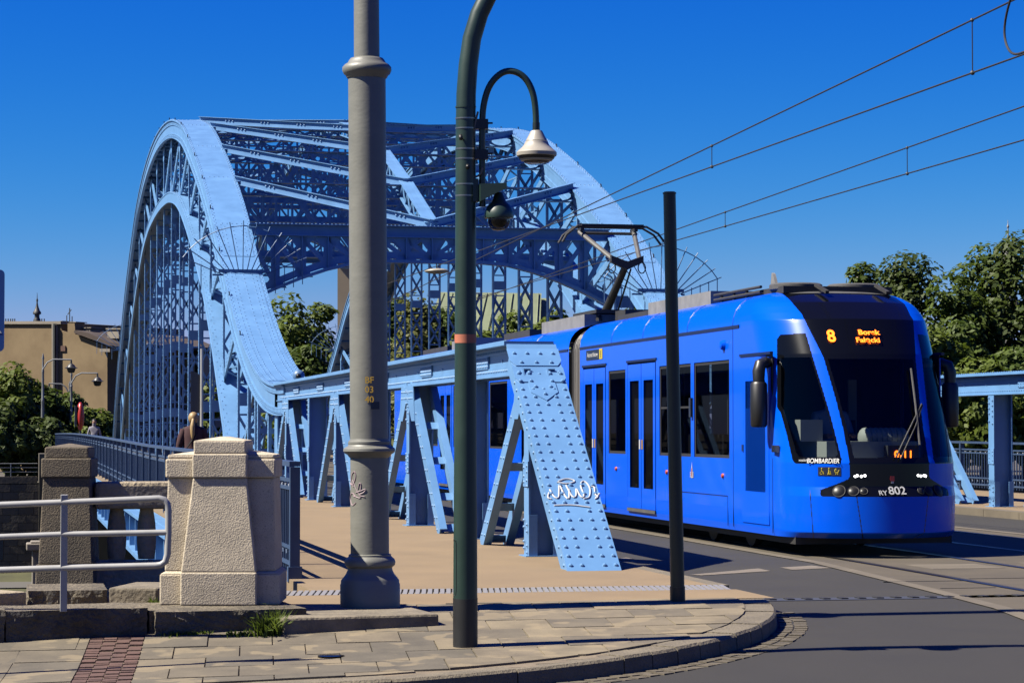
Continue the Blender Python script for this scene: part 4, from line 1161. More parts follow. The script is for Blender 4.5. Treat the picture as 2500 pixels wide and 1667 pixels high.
# vertical panel joint behind the cab, hatch lines
g = MB(); x = TX-TW-0.001; g.box(x-0.002, x+0.004, 31.24, 31.255, 0.30, 3.0); g.box(x-0.002, x+0.004, 29.52, 29.533, 0.28, 1.25)
g.box(x-0.002, x+0.004, 31.5, 34.1, 0.70, 0.712); g.box(x-0.002, x+0.004, 31.5, 31.51, 0.30, 0.70); g.box(x-0.002, x+0.004, 34.1, 34.11, 0.30, 0.70)
tpart('panel_joint', g, 'tram_dark_groove', WALL)
# closing bulkheads, floor, ceiling, interior
mb = MB()
for y0, y1 in ((29.6, C1[1]), C2, C3):
    mb.box(TX-1.1, TX+1.1, y0, y1, 0.36, 0.42); mb.box(TX-1.1, TX+1.1, max(y0, 31.2), y1, 2.9, 2.95)
tpart('floor', mb, 'interior')
mb = MB()
for y in (C1[1], C2[0], C2[1], C3[0], C3[1]): mb.box(TX-1.15, TX+1.15, y-0.012, y+0.012, 0.30, 3.05)
mb.box(TX-1.1, TX+1.1, 31.18, 31.22, 0.42, 2.9); tpart('bulkhead', mb, 'cab_dark')
mb = MB()
for y in (32.2, 33.9, 37.6, 42.2, 47.2, 49.2, 55, 57): 
    for xx in (TX-0.85, TX-0.4, TX+0.4, TX+0.85): mb.box(xx-0.2, xx+0.2, y-0.05, y+0.03, 0.85, 1.55); mb.box(xx-0.2, xx+0.2, y-0.05, y+0.42, 0.80, 0.86)
tpart('seats', mb, 'cab_dark', kind='stuff')
mb = MB()
for y in (32.9, 35.2, 37.0, 38.3, 43.5, 45.2): mb.tube([(TX-0.75, y, 0.42), (TX-0.75, y, 2.9)], 0.017, 6)
tpart('grab_pole', mb, 'roof_box')
# articulations
for ya, yb in ((40.2, 41.05), (50.2, 51.0)):
    mb = MB(); n_ = 9
    for k in range(n_):
        y = ya+(yb-ya)*(k+0.5)/n_; pts = [(TX-1.0, y, 0.4)]+[(TX-(w-0.10), y, z-0.08) for w, z in PROF[2:10]]+[(TX+(w-0.10), y, z-0.08) for w, z in PROF[2:10][::-1]]+[(TX+1.0, y, 0.4)]
        mb.tube(pts, 0.045, 6)
    art = tpart('bellows', mb, 'bellows')
    mb = MB()
    for k in range(1, 6):
        y = ya+(yb-ya)*k/8.0; pts = [(TX-(w-0.045), y, z-0.05) for w, z in PROF[2:8]]; mb.tube(pts, 0.014, 5)
    tpart('bellows_rib', mb, 'bellows_rib', art)
    mb = MB(); mb.box(TX-0.98, TX+0.98, ya, yb, 0.4, 3.2); tpart('bellows_core', mb, 'tram_rubber', art)
# underframe and bogies
mb = MB()
for y0, y1 in ((29.0, C1[1]), C2, C3): mb.box(TX-1.06, TX+1.06, y0, y1, 0.16, 0.35)
tpart('underframe', mb, 'roof_dark')
for y in (31.6, 33.4, 45.0, 46.8, 55, 56.8):
    for xx in (TX-0.78, TX+0.78):
        mb = MB(); mb.lathe([(0.05, -0.05), (0.29, -0.05), (0.30, 0.0), (0.27, 0.06), (0.05, 0.06)], (0, 0, 0), 20)
        o = mb.build('wheel', 'roof_dark', None, True); o.data.transform(Matrix.Translation((xx, y, 0.30)) @ Matrix.Rotation(PI/2, 4, 'Y')); tpart('wheel', o, None)
# ---- roof equipment
def rb_(name, x0, x1, y0, y1, z0, z1, mtl='roof_dark'): m_ = MB(); m_.box(x0, x1, y0, y1, z0, z1); return tpart(name, m_, mtl)
rb_('roof_box', TX-0.80, TX+0.8, 33.6, 37.1, 3.44, 3.66, 'roof_box'); rb_('roof_box', TX-0.72, TX+0.8, 37.3, 39.4, 3.44, 3.56)
rb_('roof_box', TX-0.82, TX+0.8, 41.4, 44.9, 3.44, 3.68, 'roof_box'); rb_('roof_box', TX-0.8, TX+0.8, 46.1, 48.6, 3.44, 3.60)
rb_('roof_box', TX-0.8, TX+0.8, 52, 54.6, 3.44, 3.66, 'roof_box'); rb_('roof_box', TX-0.8, TX+0.8, 55.2, 58.6, 3.44, 3.58)
rb_('roof_duct', TX-0.76, TX+0.78, 30.35, 33.3, 3.45, 3.545)
for xx in (TX-0.45, TX+0.38):
    mb = MB(); mb.lathe([(0.02, 0), (0.34, 0), (0.36, 0.02), (0.36, 0.08), (0.33, 0.10), (0.02, 0.10)], (xx, 30.75, 3.50), 24); tpart('roof_fan', mb, 'roof_grey', None, True)
mb = MB()
for y in (31.9, 32.5, 33.1): mb.bar((TX-0.78, y, 3.44), (TX-0.78, y, 3.60), 0.03, 0.05)
mb.tube([(TX-0.80, 31.2, 3.58), (TX-0.80, 33.4, 3.58)], 0.022, 6); mb.tube([(TX-0.80, 31.2, 3.51), (TX-0.80, 33.4, 3.51)], 0.022, 6)
for xx in (TX-0.30, TX+0.55): mb.bar((xx, 29.9, 3.44), (xx-0.02, 30.3, 3.56), 0.05, 0.04)
tpart('roof_rail', mb, 'roof_dark')
mb = MB(); p0 = Vector((TX-0.62, 31.2, 3.56)); mb.prism([p0+Vector((0, -0.12, 0)), p0+Vector((0, 0.14, 0)), p0+Vector((0.0, 0.08, 0.22)), p0+Vector((0, 0.02, 0.20))], (0.04, 0, 0)); tpart('aerial_fin', mb, 'roof_box')
rb_('resistor', TX-0.35, TX+0.35, 40.3, 41.0, 3.50, 3.72)
# ---- pantograph
mb = MB(); mb.box(TX-0.65, TX+0.65, 41.2, 43.0, 3.70, 3.76)
for xx in (-0.55, 0.55):
    for y in (41.4, 42.8): mb.lathe([(0.06, 0), (0.06, 0.05), (0.04, 0.06), (0.06, 0.08), (0.04, 0.1), (0.05, 0.12)], (TX+xx, y, 3.56), 10)
pg = tpart('pantograph_base', mb, 'pant_dark')
K0 = Vector((TX-0.05, 42.9, 3.80)); KN = Vector((TX+0.02, 41.6, 4.62)); KL = (KN+Vector((-0.24, 0, 0.06)), KN+Vector((0.24, 0, 0.06)))
mb = MB(); mb.tube([K0, KN], [0.085, 0.06], 12); tpart('lower_arm', mb, 'pant_dark', pg, True)
mb = MB(); mb.tube([K0+Vector((0.2, -0.1, -0.02)), KN+Vector((0.1, 0.1, -0.1))], 0.018, 6); tpart('control_rod', mb, 'pant_dark', pg)
mb = MB(); mb.prism([KN+Vector((-0.30, -0.06, 0.14)), KN+Vector((-0.30, -0.06, 0.02)), KN+Vector((0, -0.06, -0.12)), KN+Vector((0.30, -0.06, 0.02)), KN+Vector((0.30, -0.06, 0.14)), KN+Vector((0.0, -0.06, 0.03))], (0, 0.14, 0))
for s in (-1, 1): mb.tube([KN+Vector((s*0.28+0.07*math.cos(a), 0, -0.08+0.10*math.sin(a))) for a in np.linspace(0, 2*PI, 12)[:-1]], 0.012, 5, closed=True)
tpart('knuckle', mb, 'pant_dark', pg)
HT = 5.36; HY = 42.6
mb = MB(); mb.tube([KL[0], (TX-0.62, HY, HT-0.10)], 0.045, 8); mb.tube([KL[1], (TX+0.42, HY, HT-0.10)], 0.045, 8); tpart('upper_arm', mb, 'pant_grey', pg, True)
mb = MB()
for dy in (-0.16, 0.16):
    mb.tube([(TX-0.98, HY+dy, HT-0.30), (TX-0.90, HY+dy, HT-0.16), (TX-0.70, HY+dy, HT), (TX+0.62, HY+dy, HT), (TX+0.84, HY+dy, HT-0.12), (TX+0.98, HY+dy, HT-0.30)], 0.022, 8)
    mb.bar((TX-0.62, HY+dy, HT+0.025), (TX+0.56, HY+dy, HT+0.025), 0.05, 0.03)
mb.tube([(TX-0.62, HY, HT-0.12), (TX+0.48, HY, HT-0.12)], 0.028, 8)
for xx in (-0.6, 0.42): mb.bar((TX+xx, HY-0.17, HT-0.06), (TX+xx, HY+0.17, HT-0.06), 0.06, 0.06)
tpart('collector_head', mb, 'pant_dark', pg)
# ---- lamps, mirrors, wiper, lettering on the front
def surf(u, v):
    """point on the nose skin in direction of photo pixel"""
    d = ray(u, v); dn = np.array(d.normalized()); q = AV-np.array(_O); t = q@dn; e = np.linalg.norm(q-t[:, None]*dn, axis=1)
    front = t < t[np.argmin(e)]+0.0; k = int(np.argmin(e)); near_ = np.where(e < 0.012)[0]
    if len(near_): k = int(near_[np.argmin(t[near_])])
    j, i = divmod(k, NF); p = Vector(G[j, i])
    i = min(max(i, 1), NF-2); j = min(max(j, 1), len(zs_)-2)
    tx_ = Vector(G[j, i+1]-G[j, i-1]).normalized(); tz_ = Vector(G[j+1, i]-G[j-1, i]).normalized(); n_ = tx_.cross(tz_).normalized()
    if n_.dot(d) > 0: n_ = -n_
    return p, n_, tx_, tz_
def mirrorx(p): return Vector((2*TX-p.x, p.y, p.z))
for (u, v, r, nm) in ((2047, 1197, 0.085, 'headlight'), (2082, 1198, 0.07, 'headlight'), (2111, 1198, 0.05, 'headlight')):
    p, n_, tx_, tz_ = surf(u, v)
    for mir in (0, 1):
        q, nn = (p, n_) if not mir else (mirrorx(p), Vector((-n_.x, n_.y, n_.z)))
        mb = MB(); mb.dome(q+nn*0.002, nn, r, 0.02, n=20); o = tpart(nm, mb, 'lamp_lens', fm, True)
        mb = MB(); a = nn.cross(Vector((0, 0, 1))).normalized(); b_ = nn.cross(a); mb.tube([q+nn*0.006+(a*math.cos(t)+b_*math.sin(t))*r*0.95 for t in np.linspace(0, 2*PI, 20)[:-1]], 0.006, 5, closed=True); tpart('lamp_ring', mb, 'roof_dark', fm)
for k in range(4):
    p, n_, *_ = surf(2086+9*k, 1161)
    for mir in (0, 1):
        q, nn = (p, n_) if not mir else (mirrorx(p), Vector((-n_.x, n_.y, n_.z)))
        mb = MB(); mb.dome(q+nn*0.004, nn, 0.017, 0.012, n=8); tpart('running_light', mb, 'led_white', fm)
def front_text(txt, u, v, size, mtl, sx=1.0, bold=0.0, name='lettering', lift=0.008):
    p, n_, tx_, tz_ = surf(u, v)
    xd = Vector((0, 0, 1)).cross(n_).normalized() if True else tx_
    o = text_mesh(name, txt, mtl, None, size, p+n_*lift-Vector((0, 0.012, 0)), (1, 0, 0), tz_, 0.0015, sx, bold=bold)
    o.data.transform(TINV); o.parent = fm; return o
front_text('8', 2027, 821, 0.255, 'led_orange', 0.9, 0.006, 'route_number')
front_text('Borek', 2120, 812, 0.104, 'led_orange', 1.12, 0.003, 'destination', 0.012); front_text('Fałęcki', 2119, 831, 0.104, 'led_orange', 1.12, 0.002, 'destination', 0.012)
front_text('802', 2190, 1198, 0.165, 'print_white', 0.95, 0.002, 'fleet_number'); front_text('RY', 2156, 1203, 0.10, 'print_white', 0.95, 0.001, 'fleet_number')
p, n_, tx_, tz_ = surf(2179, 1172); mb = MB(); mb.prism([p+n_*0.004+tx_*a+tz_*c for a, c in ((-.028, .045), (.028, .045), (.03, -.01), (0, -.045), (-.03, -.01))], n_*0.002); tpart('city_crest', mb, 'print_red', fm)
p, n_, tx_, tz_ = surf(2179, 1178); mb = MB(); mb.box(p.x-0.018, p.x+0.018, p.y-0.012, p.y-0.009, p.z-0.012, p.z+0.012); tpart('city_crest', mb, 'print_white', fm)
# maker's name under the side window and pictograms
def side_text(txt, u, v, size, mtl, sx=1.0, bold=0.0):
    p, n_, tx_, tz_ = surf(u, v); o = text_mesh('lettering', txt, mtl, None, size, p+n_*0.005, tx_ if tx_.dot(_rt) > 0 else -tx_, tz_, 0.001, sx, bold=bold); o.data.transform(TINV); o.parent = sm_
side_text('BOMBARDIER', 2009, 1124, 0.088, 'print_white', 0.82, 0.001); side_text('vossloh', 1959.5, 1123, 0.05, 'print_white', 0.9)
for k, u in enumerate((2004.5, 2022.5, 2041.5)):
    p, n_, tx_, tz_ = surf(u, 1150); w, h_ = 0.052, 0.055
    mb = MB(); mb.prism([p+n_*0.003+tx_*a+tz_*c for a, c in ((-w, -h_), (w, -h_), (w, h_), (-w, h_))], n_*0.002); pn = tpart('pictogram', mb, 'print_navy', cab)
    mb = MB(); q = p+n_*0.0075
    def ln(pts, r=0.006): mb.tube([q+tx_*a+tz_*c for a, c in pts], r, 5)
    if k == 0:
        mb.dome(q+tz_*0.037, n_, 0.009, 0.003); ln([(0, .025), (0, -.003), (.02, -.005), (.028, -.035)]); ln([(0.016*math.cos(t)-.006, -.02+0.018*math.sin(t)) for t in np.linspace(2, 6, 9)], 0.004)
    elif k == 1:
        mb.dome(q+tz_*0.038, n_, 0.009, 0.003); ln([(0, .026), (0, -.005), (-.012, -.04)], .009); ln([(0, -.005), (.012, -.04)], .007); ln([(0, .02), (.016, 0), (.026, -.04)], .004)
    else:
        ln([(-.022, .02), (-.022, .0), (-.012, -.016), (.016, -.016), (.024, .01), (.034, .014)]); ln([(-.022, .02), (-.005, .036), (-.002, .01)]); mb.dome(q-tz_*.034-tx_*.01, n_, .007, .003); mb.dome(q-tz_*.034+tx_*.014, n_, .007, .003)
    tpart('symbol', mb, 'print_yellow', pn)
# mirrors
for s in (-1, 1):
    y = 29.65 if s < 0 else 29.75; x = TX+s*TW
    mb = MB(); mb.tube([(x-s*0.12, y+0.15, 2.48), (x+s*0.06, y+0.02, 2.50), (x+s*0.13, y-0.02, 2.47), (x+s*0.155, y-0.03, 2.38), (x+s*0.155, y-0.03, 2.22)], [0.07, 0.075, 0.08, 0.085, 0.075], 12)
    ma = tpart('mirror_arm', mb, 'mirror_black', None, True)
    mb = MB(); 
    prof = [(0.02, 2.245), (0.095, 2.24), (0.115, 2.21), (0.118, 1.9), (0.112, 1.68), (0.095, 1.655), (0.02, 1.65)]
    mb.lathe(prof, (0, 0, 0), 20)
    mb.v = [(x+s*0.155+v[0]*0.95, y-0.03+v[1]*1.0, v[2]) for v in mb.v]
    tpart('mirror_housing', mb, 'mirror_black', ma, True)
# wiper
pa = [surf(u, v) for u, v in ((2186, 1120), (2222, 1040), (2246, 988))]; mb = MB(); mb.tube([p+n_*0.045 for p, n_, *_ in pa], 0.012, 6)
pa = [surf(u, v) for u, v in ((2196, 1122), (2232, 1040), (2248, 992))]; mb.tube([p+n_*0.045 for p, n_, *_ in pa], 0.010, 6)
wp = tpart('wiper', mb, 'tram_rubber', fm)
pa = [surf(u, v) for u, v in ((2221, 902), (2232, 985), (2243, 1088))]; mb = MB(); mb.tube([p+n_*0.04 for p, n_, *_ in pa], 0.014, 6); tpart('wiper_blade', mb, 'roof_grey', wp)
# side signs and small fittings
x = TX-TW-0.002
def sidebox(name, ya, yb, za, zb, mtl, parent=None, th=0.006): m_ = MB(); m_.box(x-th, x+0.002, ya, yb, za, zb); return tpart(name, m_, mtl, parent or WALL)
tk = sidebox('ticket_sign', 38.80, 39.72, 2.80, 2.97, 'print_navy'); tk2 = sidebox('ticket_sign', 38.58, 38.795, 2.80, 2.975, 'print_yellow')
o = text_mesh('lettering', 'Automat biletowy', 'print_white', None, 0.105, (x-0.008, 39.26, 2.885), (0, -1, 0), (0, 0, 1), 0.001, 0.98, bold=0.001); o.data.transform(TINV); o.parent = tk
o = text_mesh('lettering', 'MPK', 'print_navy', None, 0.06, (x-0.008, 38.69, 2.885), (0, 0, 1), (0, 1, 0), 0.001, 1.0); o.data.transform(TINV); o.parent = tk2
for y in (37.66, 34.6, 31.72): m_ = MB(); m_.dome((x, y, 0.98), (-1, 0, 0), 0.038, 0.03, n=12); tpart('side_marker', m_, 'marker_orange', WALL, True)
m_ = MB(); m_.dome((x, 31.66, 2.79), (-1, 0, 0), 0.075, 0.07, n=14); tpart('side_camera', m_, 'tram_blue', WALL, True)
sidebox('handle_bar', 33.19, 33.28, 1.80, 2.08, 'chrome', None, 0.04); sidebox('door_lock', 30.75, 30.80, 1.33, 1.42, 'chrome', None, 0.02)
m_ = MB(); m_.box(x-0.035, x+0.02, 29.30, 29.46, 1.33, 1.42); tpart('step_lamp', m_, 'chrome', cab)
# city emblem: small tower with wings
m_ = MB(); c = (x-0.003, 33.25, 1.0)
m_.prism([(x-0.004, 33.25+a, 1.0+b_) for a, b_ in ((-.035, -.08), (.035, -.08), (.03, .05), (.02, .06), (0, .15), (-.02, .06), (-.03, .05))], (-0.002, 0, 0)); em = tpart('city_emblem', m_, 'print_white', WALL)
m_ = MB(); m_.prism([(x-0.007, 33.25+a, 1.0+b_) for a, b_ in ((-.016, -.06), (.016, -.06), (.014, .06), (-.014, .06))], (-0.002, 0, 0)); tpart('emblem_core', m_, 'print_red', em)
m_ = MB()
for k in range(3):
    for s in (-1, 1): m_.box(x-0.008, x-0.003, 33.25+s*0.06-0.028, 33.25+s*0.06+0.028, 0.93+0.03*k, 0.945+0.03*k)
tpart('emblem_wings', m_, 'print_white', em)
# ---- cab interior and LED box
mb = MB(); mb.prism([(TX-0.95, 29.35, 1.0), (TX+0.95, 29.35, 1.0), (TX+0.5, 28.65, 1.0), (TX-0.5, 28.65, 1.0)], (0, 0, 0.18)); tpart('dashboard', mb, 'cab_grey', fm)
mb = MB(); mb.prism([(TX-0.98, 29.75, 1.05), (TX+0.98, 29.75, 1.05), (TX+0.62, 29.05, 1.05), (TX-0.62, 29.05, 1.05)], (0, 0, 0.42)); tpart('dashboard', mb, 'cab_grey', fm)
mb = MB()
for k in range(8): mb.ball((TX-0.02+0.07*k, 29.25, 1.52+0.0*k), 0.09, 0.16, 0.13, 10, 8)
tpart('console', mb, 'cab_grey', fm, True)
mb = MB(); mb.box(TX-0.92, TX-0.62, 29.2, 29.7, 1.47, 1.75); tpart('console', mb, 'cab_grey', fm)
mb = MB(); mb.box(TX+0.14, TX+0.56, 28.86, 29.0, 1.12, 1.42); lb = tpart('led_box', mb, 'cab_dark', fm)
o = text_mesh('lettering', '8·11', 'led_orange', None, 0.21, (TX+0.35, 28.85, 1.27), (1, 0, 0), (0, 0, 1), 0.001, 0.72, bold=0.003); o.data.transform(TINV); o.parent = lb
mb = MB(); mb.box(TX-1.1, TX+1.1, 30.9, 31.0, 0.42, 3.0); mb.box(TX-0.5, TX+0.5, 29.9, 30.4, 0.42, 0.95); mb.box(TX-0.30, TX+0.26, 30.38, 30.5, 0.95, 1.75); tpart('cab_back_wall', mb, 'cab_dark')
mb = MB(); mb.box(TX+0.32, TX+0.44, 30.82, 30.89, 1.2, 2.3); tpart('cab_post', mb, 'cab_grey')
# ------------------------------------------------------------------ foreground
def depth(p): return (Vector(p)-_O).dot(_fw)
def block(name, bl, br, vtop, back, mtl, label, cat='stone', group=None, bev=0.02, extra=0.0):
    A, B = onPav(*bl), onPav(*br); hA = (bl[1]-vtop)*depth(A)/F_PX
    zt = A.z+hA; d_ = (B-A); d_.z = 0; n_ = Vector((-d_.y, d_.x, 0)).normalized()
    if n_.y < 0: n_ = -n_
    q = [A, B, B+n_*back, A+n_*back]
    mb = MB(); mb.prism([(p.x, p.y, pav(p.x, p.y)-0.12) for p in q], (0, 0, 1))
    for k in range(4): mb.v[4+k] = (q[k].x, q[k].y, zt+(0 if k < 2 else extra))
    o = mb.build(name, mtl, None, False, 0 if mtl == 'plinth_dark' else bev)
    if mtl == 'plinth_dark':      # quarry-faced stone: break up the faces
        import bmesh
        from mathutils import noise
        bm = bmesh.new(); bm.from_mesh(o.data)
        for _ in range(4):
            bmesh.ops.subdivide_edges(bm, edges=[e for e in bm.edges if e.calc_length() > 0.07], cuts=1, use_grid_fill=True)
        bm.normal_update()
        for vv in bm.verts:
            k = 1.0 if vv.co.z < zt-0.012 else 0.22
            vv.co += vv.normal*(noise.noise(vv.co*9)*0.022+noise.noise(vv.co*23)*0.012)*k
        bmesh.ops.triangulate(bm, faces=bm.faces); bm.to_mesh(o.data); bm.free()
    return tag(o, label, cat, group), zt
block('plinth_stone', (-330, 1590), (11, 1571), 1496, 0.62, 'plinth_dark', 'rough dark kerb stone cut off by the left picture edge', 'stone', 'rough plinth stones')
_, zt1 = block('plinth_stone', (14, 1570), (361, 1549), 1492, 0.62, 'plinth_dark', 'long rough dark stone carrying the grey tube handrail', 'stone', 'rough plinth stones')
block('plinth_stone', (363, 1548), (380, 1547), 1490, 0.6, 'plinth_dark', 'narrow stone filling the gap left of the granite pier plinth', 'stone', 'rough plinth stones')
_, zt2 = block('plinth_stone', (382, 1554), (748, 1533), 1494, 1.05, 'plinth_dark', 'rough dark plinth stone under the big granite pier', 'stone', 'rough plinth stones')
_, zt3 = block('pole_plinth', (690, 1550), (1072, 1528), 1508, 1.3, 'concrete_old', 'weathered concrete plinth under the grey cast iron pole', 'plinth')
# ---- granite pier
PC = onZ(557, 1478, zt2); s_ = depth(PC)/F_PX
PIER = empty('granite_pier', 'pale granite pier with stepped cap standing on the dark plinth', 'pier', loc=(PC.x, PC.y+0.42, zt2), rz=math.radians(-11))
def ppart(name, mb, mtl='granite', parent=None, bev=0.012, root=None):
    o = mb.build(name, mtl, parent or root or PIER, False, bev); return o
H = lambda v: (1479-v)*s_
def frust(mb, cx, w0, w1, y0, y1, z0, z1, d0=0, d1=0):
    mb.add([(cx-w0, y0-d0, z0), (cx+w0, y0-d0, z0), (cx+w0, y1, z0), (cx-w0, y1, z0), (cx-w1, y0-d1, z1), (cx+w1, y0-d1, z1), (cx+w1, y1, z1), (cx-w1, y1, z1)],
           [(3,2,1,0),(4,5,6,7),(0,1,5,4),(1,2,6,5),(2,3,7,6),(3,0,4,7)])
W = lambda px: px*s_
yf = -0.42
mb = MB(); frust(mb, 0, W(147), W(147), yf+0.10, 0.42, 0, H(1404)); frust(mb, 0, W(147), W(134), yf+0.10, 0.42, H(1404), H(1397), 0, -0.03); ppart('base_course', mb)
mb = MB(); frust(mb, 0, W(93), W(93), yf, 0.3, 0.002, H(1398)); ppart('base_block', mb)
mb = MB(); frust(mb, 0, W(136), W(130), yf+0.13, 0.40, H(1397), H(1168), 0, -0.02); ppart('shaft', mb)
mb = MB(); frust(mb, 0, W(92), W(66), yf+0.01, 0.3, H(1398), H(1168), 0, -0.06); ppart('pilaster', mb)
mb = MB(); frust(mb, 0, W(135), W(135), yf+0.12, 0.42, H(1168), H(1122)); ppart('cap_course', mb)
mb = MB(); frust(mb, 0, W(131), W(131), yf+0.15, 0.40, H(1122), H(1112)); frust(mb, 0, W(131), W(66), yf+0.15, 0.40, H(1112), H(1103), 0, -0.1); ppart('cap_slab', mb)
mb = MB(); frust(mb, 0, W(67), W(67), yf+0.05, 0.3, H(1168), H(1109)); ppart('cap_block', mb)
mb = MB(); frust(mb, 0, W(64), W(64), yf+0.06, 0.28, H(1109), H(1077)); frust(mb, 0, W(64), W(4), yf+0.06, 0.28, H(1077), H(1067), 0, -0.16); ppart('cap_top', mb)
# ---- darker pillar and balustrade further back
LC = onZ(170, 1436, 0.12); sl_ = depth(LC)/F_PX
PIL = empty('stone_pillar', 'dark weathered stone pillar with pyramid cap behind the grey handrail', 'pillar', loc=(LC.x, LC.y+0.27, 0.12), rz=math.radians(-10))
Hl = lambda v: (1436-v)*sl_
Wl = lambda px: px*sl_
def lp(name, w0, w1, v0, v1, ins=0.0, ins1=None, mtl='granite_dark'):
    mb = MB(); i1 = ins if ins1 is None else ins1
    mb.add([(-w0, -0.27+ins, Hl(v0)), (w0, -0.27+ins, Hl(v0)), (w0, 0.27-ins, Hl(v0)), (-w0, 0.27-ins, Hl(v0)), (-w1, -0.27+i1, Hl(v1)), (w1, -0.27+i1, Hl(v1)), (w1, 0.27-i1, Hl(v1)), (-w1, 0.27-i1, Hl(v1))],
           [(3,2,1,0),(4,5,6,7),(0,1,5,4),(1,2,6,5),(2,3,7,6),(3,0,4,7)])
    return mb.build(name, mtl, PIL, False, 0.012)
lp('base_course', Wl(72), Wl(71), 1438, 1378); lp('shaft', Wl(66), Wl(57), 1378, 1166, 0.03, 0.06); lp('cap_course', Wl(61), Wl(61), 1166, 1119, 0.04)
lp('cap_top', Wl(54), Wl(53), 1119, 1092, 0.06); lp('cap_pyramid', Wl(53), Wl(3), 1092, 1083, 0.06, 0.26)
BAL = empty('balustrade', 'pale stone balustrade linking the dark pillar and the granite pier', 'balustrade', loc=(LC.x, LC.y+0.3, 0.1))
x0_, x1_ = LC.x+Wl(60), PC.x+0.25; yb_ = LC.y+0.3; Binv = Matrix.Translation((-LC.x, -LC.y-0.3, -0.1))
def bpt(name, mb, mtl='granite_tan', smooth=False, bev=0.0):
    o = mb.build(name, mtl, None, smooth, bev); o.data.transform(Binv); o.parent = BAL
vz = lambda v: CAMH-(v-V0)*sl_*1.005
mb = MB(); mb.box(x0_, x1_, yb_-0.17, yb_+0.17, vz(1244), vz(1177)); bpt('coping', mb, bev=0.04)
mb = MB(); mb.box(x0_, x1_, yb_-0.17, yb_+0.17, 0.0, vz(1372)); bpt('bottom_rail', mb, bev=0.02)
for k, u in enumerate((286, 360, 432, 500)):
    c = atZ(u, 1300, depth(LC)+0.3); mb = MB(); zb0, zb1 = vz(1368), vz(1242)
    mb.lathe([(Wl(20), 0), (Wl(22), 0.06), (Wl(24), (zb1-zb0)*0.35), (Wl(22), (zb1-zb0)*0.7), (Wl(17), (zb1-zb0)*0.95), (Wl(17), zb1-zb0)], (c.x, yb_, zb0), 16); bpt('baluster', mb, smooth=True)
o, _ = block('base_stone', (68, 1475), (262, 1472), 1442, 0.9, 'plinth_dark', 'rough dark stone under the weathered pillar', 'stone')
o, _ = block('base_stone', (264, 1472), (385, 1474), 1434, 0.8, 'concrete_old', 'flat grey stone slab between pillar and pier with grass in its joints', 'stone')
o, _ = block('end_stone', (-25, 1484), (66, 1476), 1449, 0.5, 'granite_tan', 'sloping tan stone at the left edge behind the handrail', 'stone')
# small pale post behind the pillar
q = onZ(92, 1443, 0.05); z_ = depth(q)/F_PX; mb = MB()
mb.box(q.x-14*z_, q.x+12*z_, q.y, q.y+0.2, 0.05, 0.05+100*z_); mb.box(q.x-28*z_, q.x+20*z_, q.y-0.06, q.y+0.26, 0.05+100*z_, 0.05+117*z_); mb.box(q.x-18*z_, q.x+14*z_, q.y-0.02, q.y+0.22, 0.05+117*z_, 0.05+122*z_)
tag(mb.build('stone_post', 'stucco_grey', None, False, 0.01), 'small pale stone post with flat cap left of the dark pillar', 'post')
# ---- grey tube handrail
hp = onZ(156, 1488, zt1); zr = depth(hp)
HR = empty('tube_handrail', 'grey painted tube handrail with rounded end in front of the pillar', 'handrail', loc=hp)
def hpart(name, pts, r, n=10):
    mb = MB(); mb.tube([atZ(u, v, zr)-hp for u, v in pts], r, n); mb.build(name, 'handrail_grey', HR, True)
rt = 8.2*zr/F_PX
hpart('rail', [(-200, 1240), (0, 1232), (155, 1226), (280, 1221), (388, 1216), (401, 1219), (409, 1230), (411, 1245), (411, 1300), (409, 1352), (404, 1370), (393, 1378), (380, 1380), (155, 1386), (0, 1391), (-200, 1397)], rt)
hpart('rail', [(-200, 1314), (0, 1310), (155, 1304), (406, 1299)], rt*0.92)
mb = MB(); p0, p1 = atZ(155, 1492, zr)-hp, atZ(157, 1207, zr)-hp; mb.bar(p0, p1, 17*zr/F_PX, 12*zr/F_PX, (0, 1, 0)); mb.build('post', 'handrail_grey', HR, False, 0.004)
# ---- cast iron tram pole
gp = onZ(900, 1484, zt3); gp = gp+Vector((_fw.x, _fw.y, 0)).normalized()*0.22; zg = depth(gp); sg = zg/F_PX
GP = empty('cast_iron_pole', 'tall grey cast iron pole with bulging collars and painted code BF 03 40', 'pole', loc=gp)
GP.rotation_euler = (0, -0.0085, 0)
def gl(name, prof, mtl='pole_grey', n=48):
    mb = MB(); mb.lathe([(r*sg, (1484-v)*sg) for v, r in prof], (0, 0, 0), n); return mb.build(name, mtl, GP, True)
gl('base', [(1490, 73), (1430, 73), (1428, 71.5), (1420, 71), (1414, 66), (1405, 59), (1396, 55), (1390, 54)])
gl('base_collar', [(1391, 53), (1388, 56), (1384, 61), (1376, 62.5), (1369, 60), (1364, 54), (1362, 52), (1358, 52), (1356, 48)])
gl('lower_shaft', [(1358, 47), (1240, 47), (1118, 46.5)])
gl('middle_collar', [(1122, 48), (1118, 51), (1114, 54), (1111, 60), (1106, 63.5), (1100, 63), (1096, 58), (1094, 53), (1090, 51), (1088, 52), (1082, 51), (1080, 48), (1076, 47)])
gl('shaft', [(1080, 46.6), (700, 46.2), (186, 46)])
gl('upper_collar', [(192, 47), (189, 50), (184, 52), (180, 57), (172, 60.5), (164, 60), (158, 55), (153, 47), (147, 44), (142, 40), (140, 32)])
gl('upper_shaft', [(145, 31.5), (-300, 30), (-700, 27)])
mb = MB(); mb.box(-0.004, 0.004, -0.0, 0.01, 0, 0.2)
def on_pole(ang, h, lift=0.002): r = 46.4*sg+lift; a = YAW+ang; return Vector((math.sin(-a)*r*0+math.cos(PI*1.5-YAW+ang)*r, math.sin(PI*1.5-YAW+ang)*r, h)), Vector((math.cos(PI*1.5-YAW+ang), math.sin(PI*1.5-YAW+ang), 0))
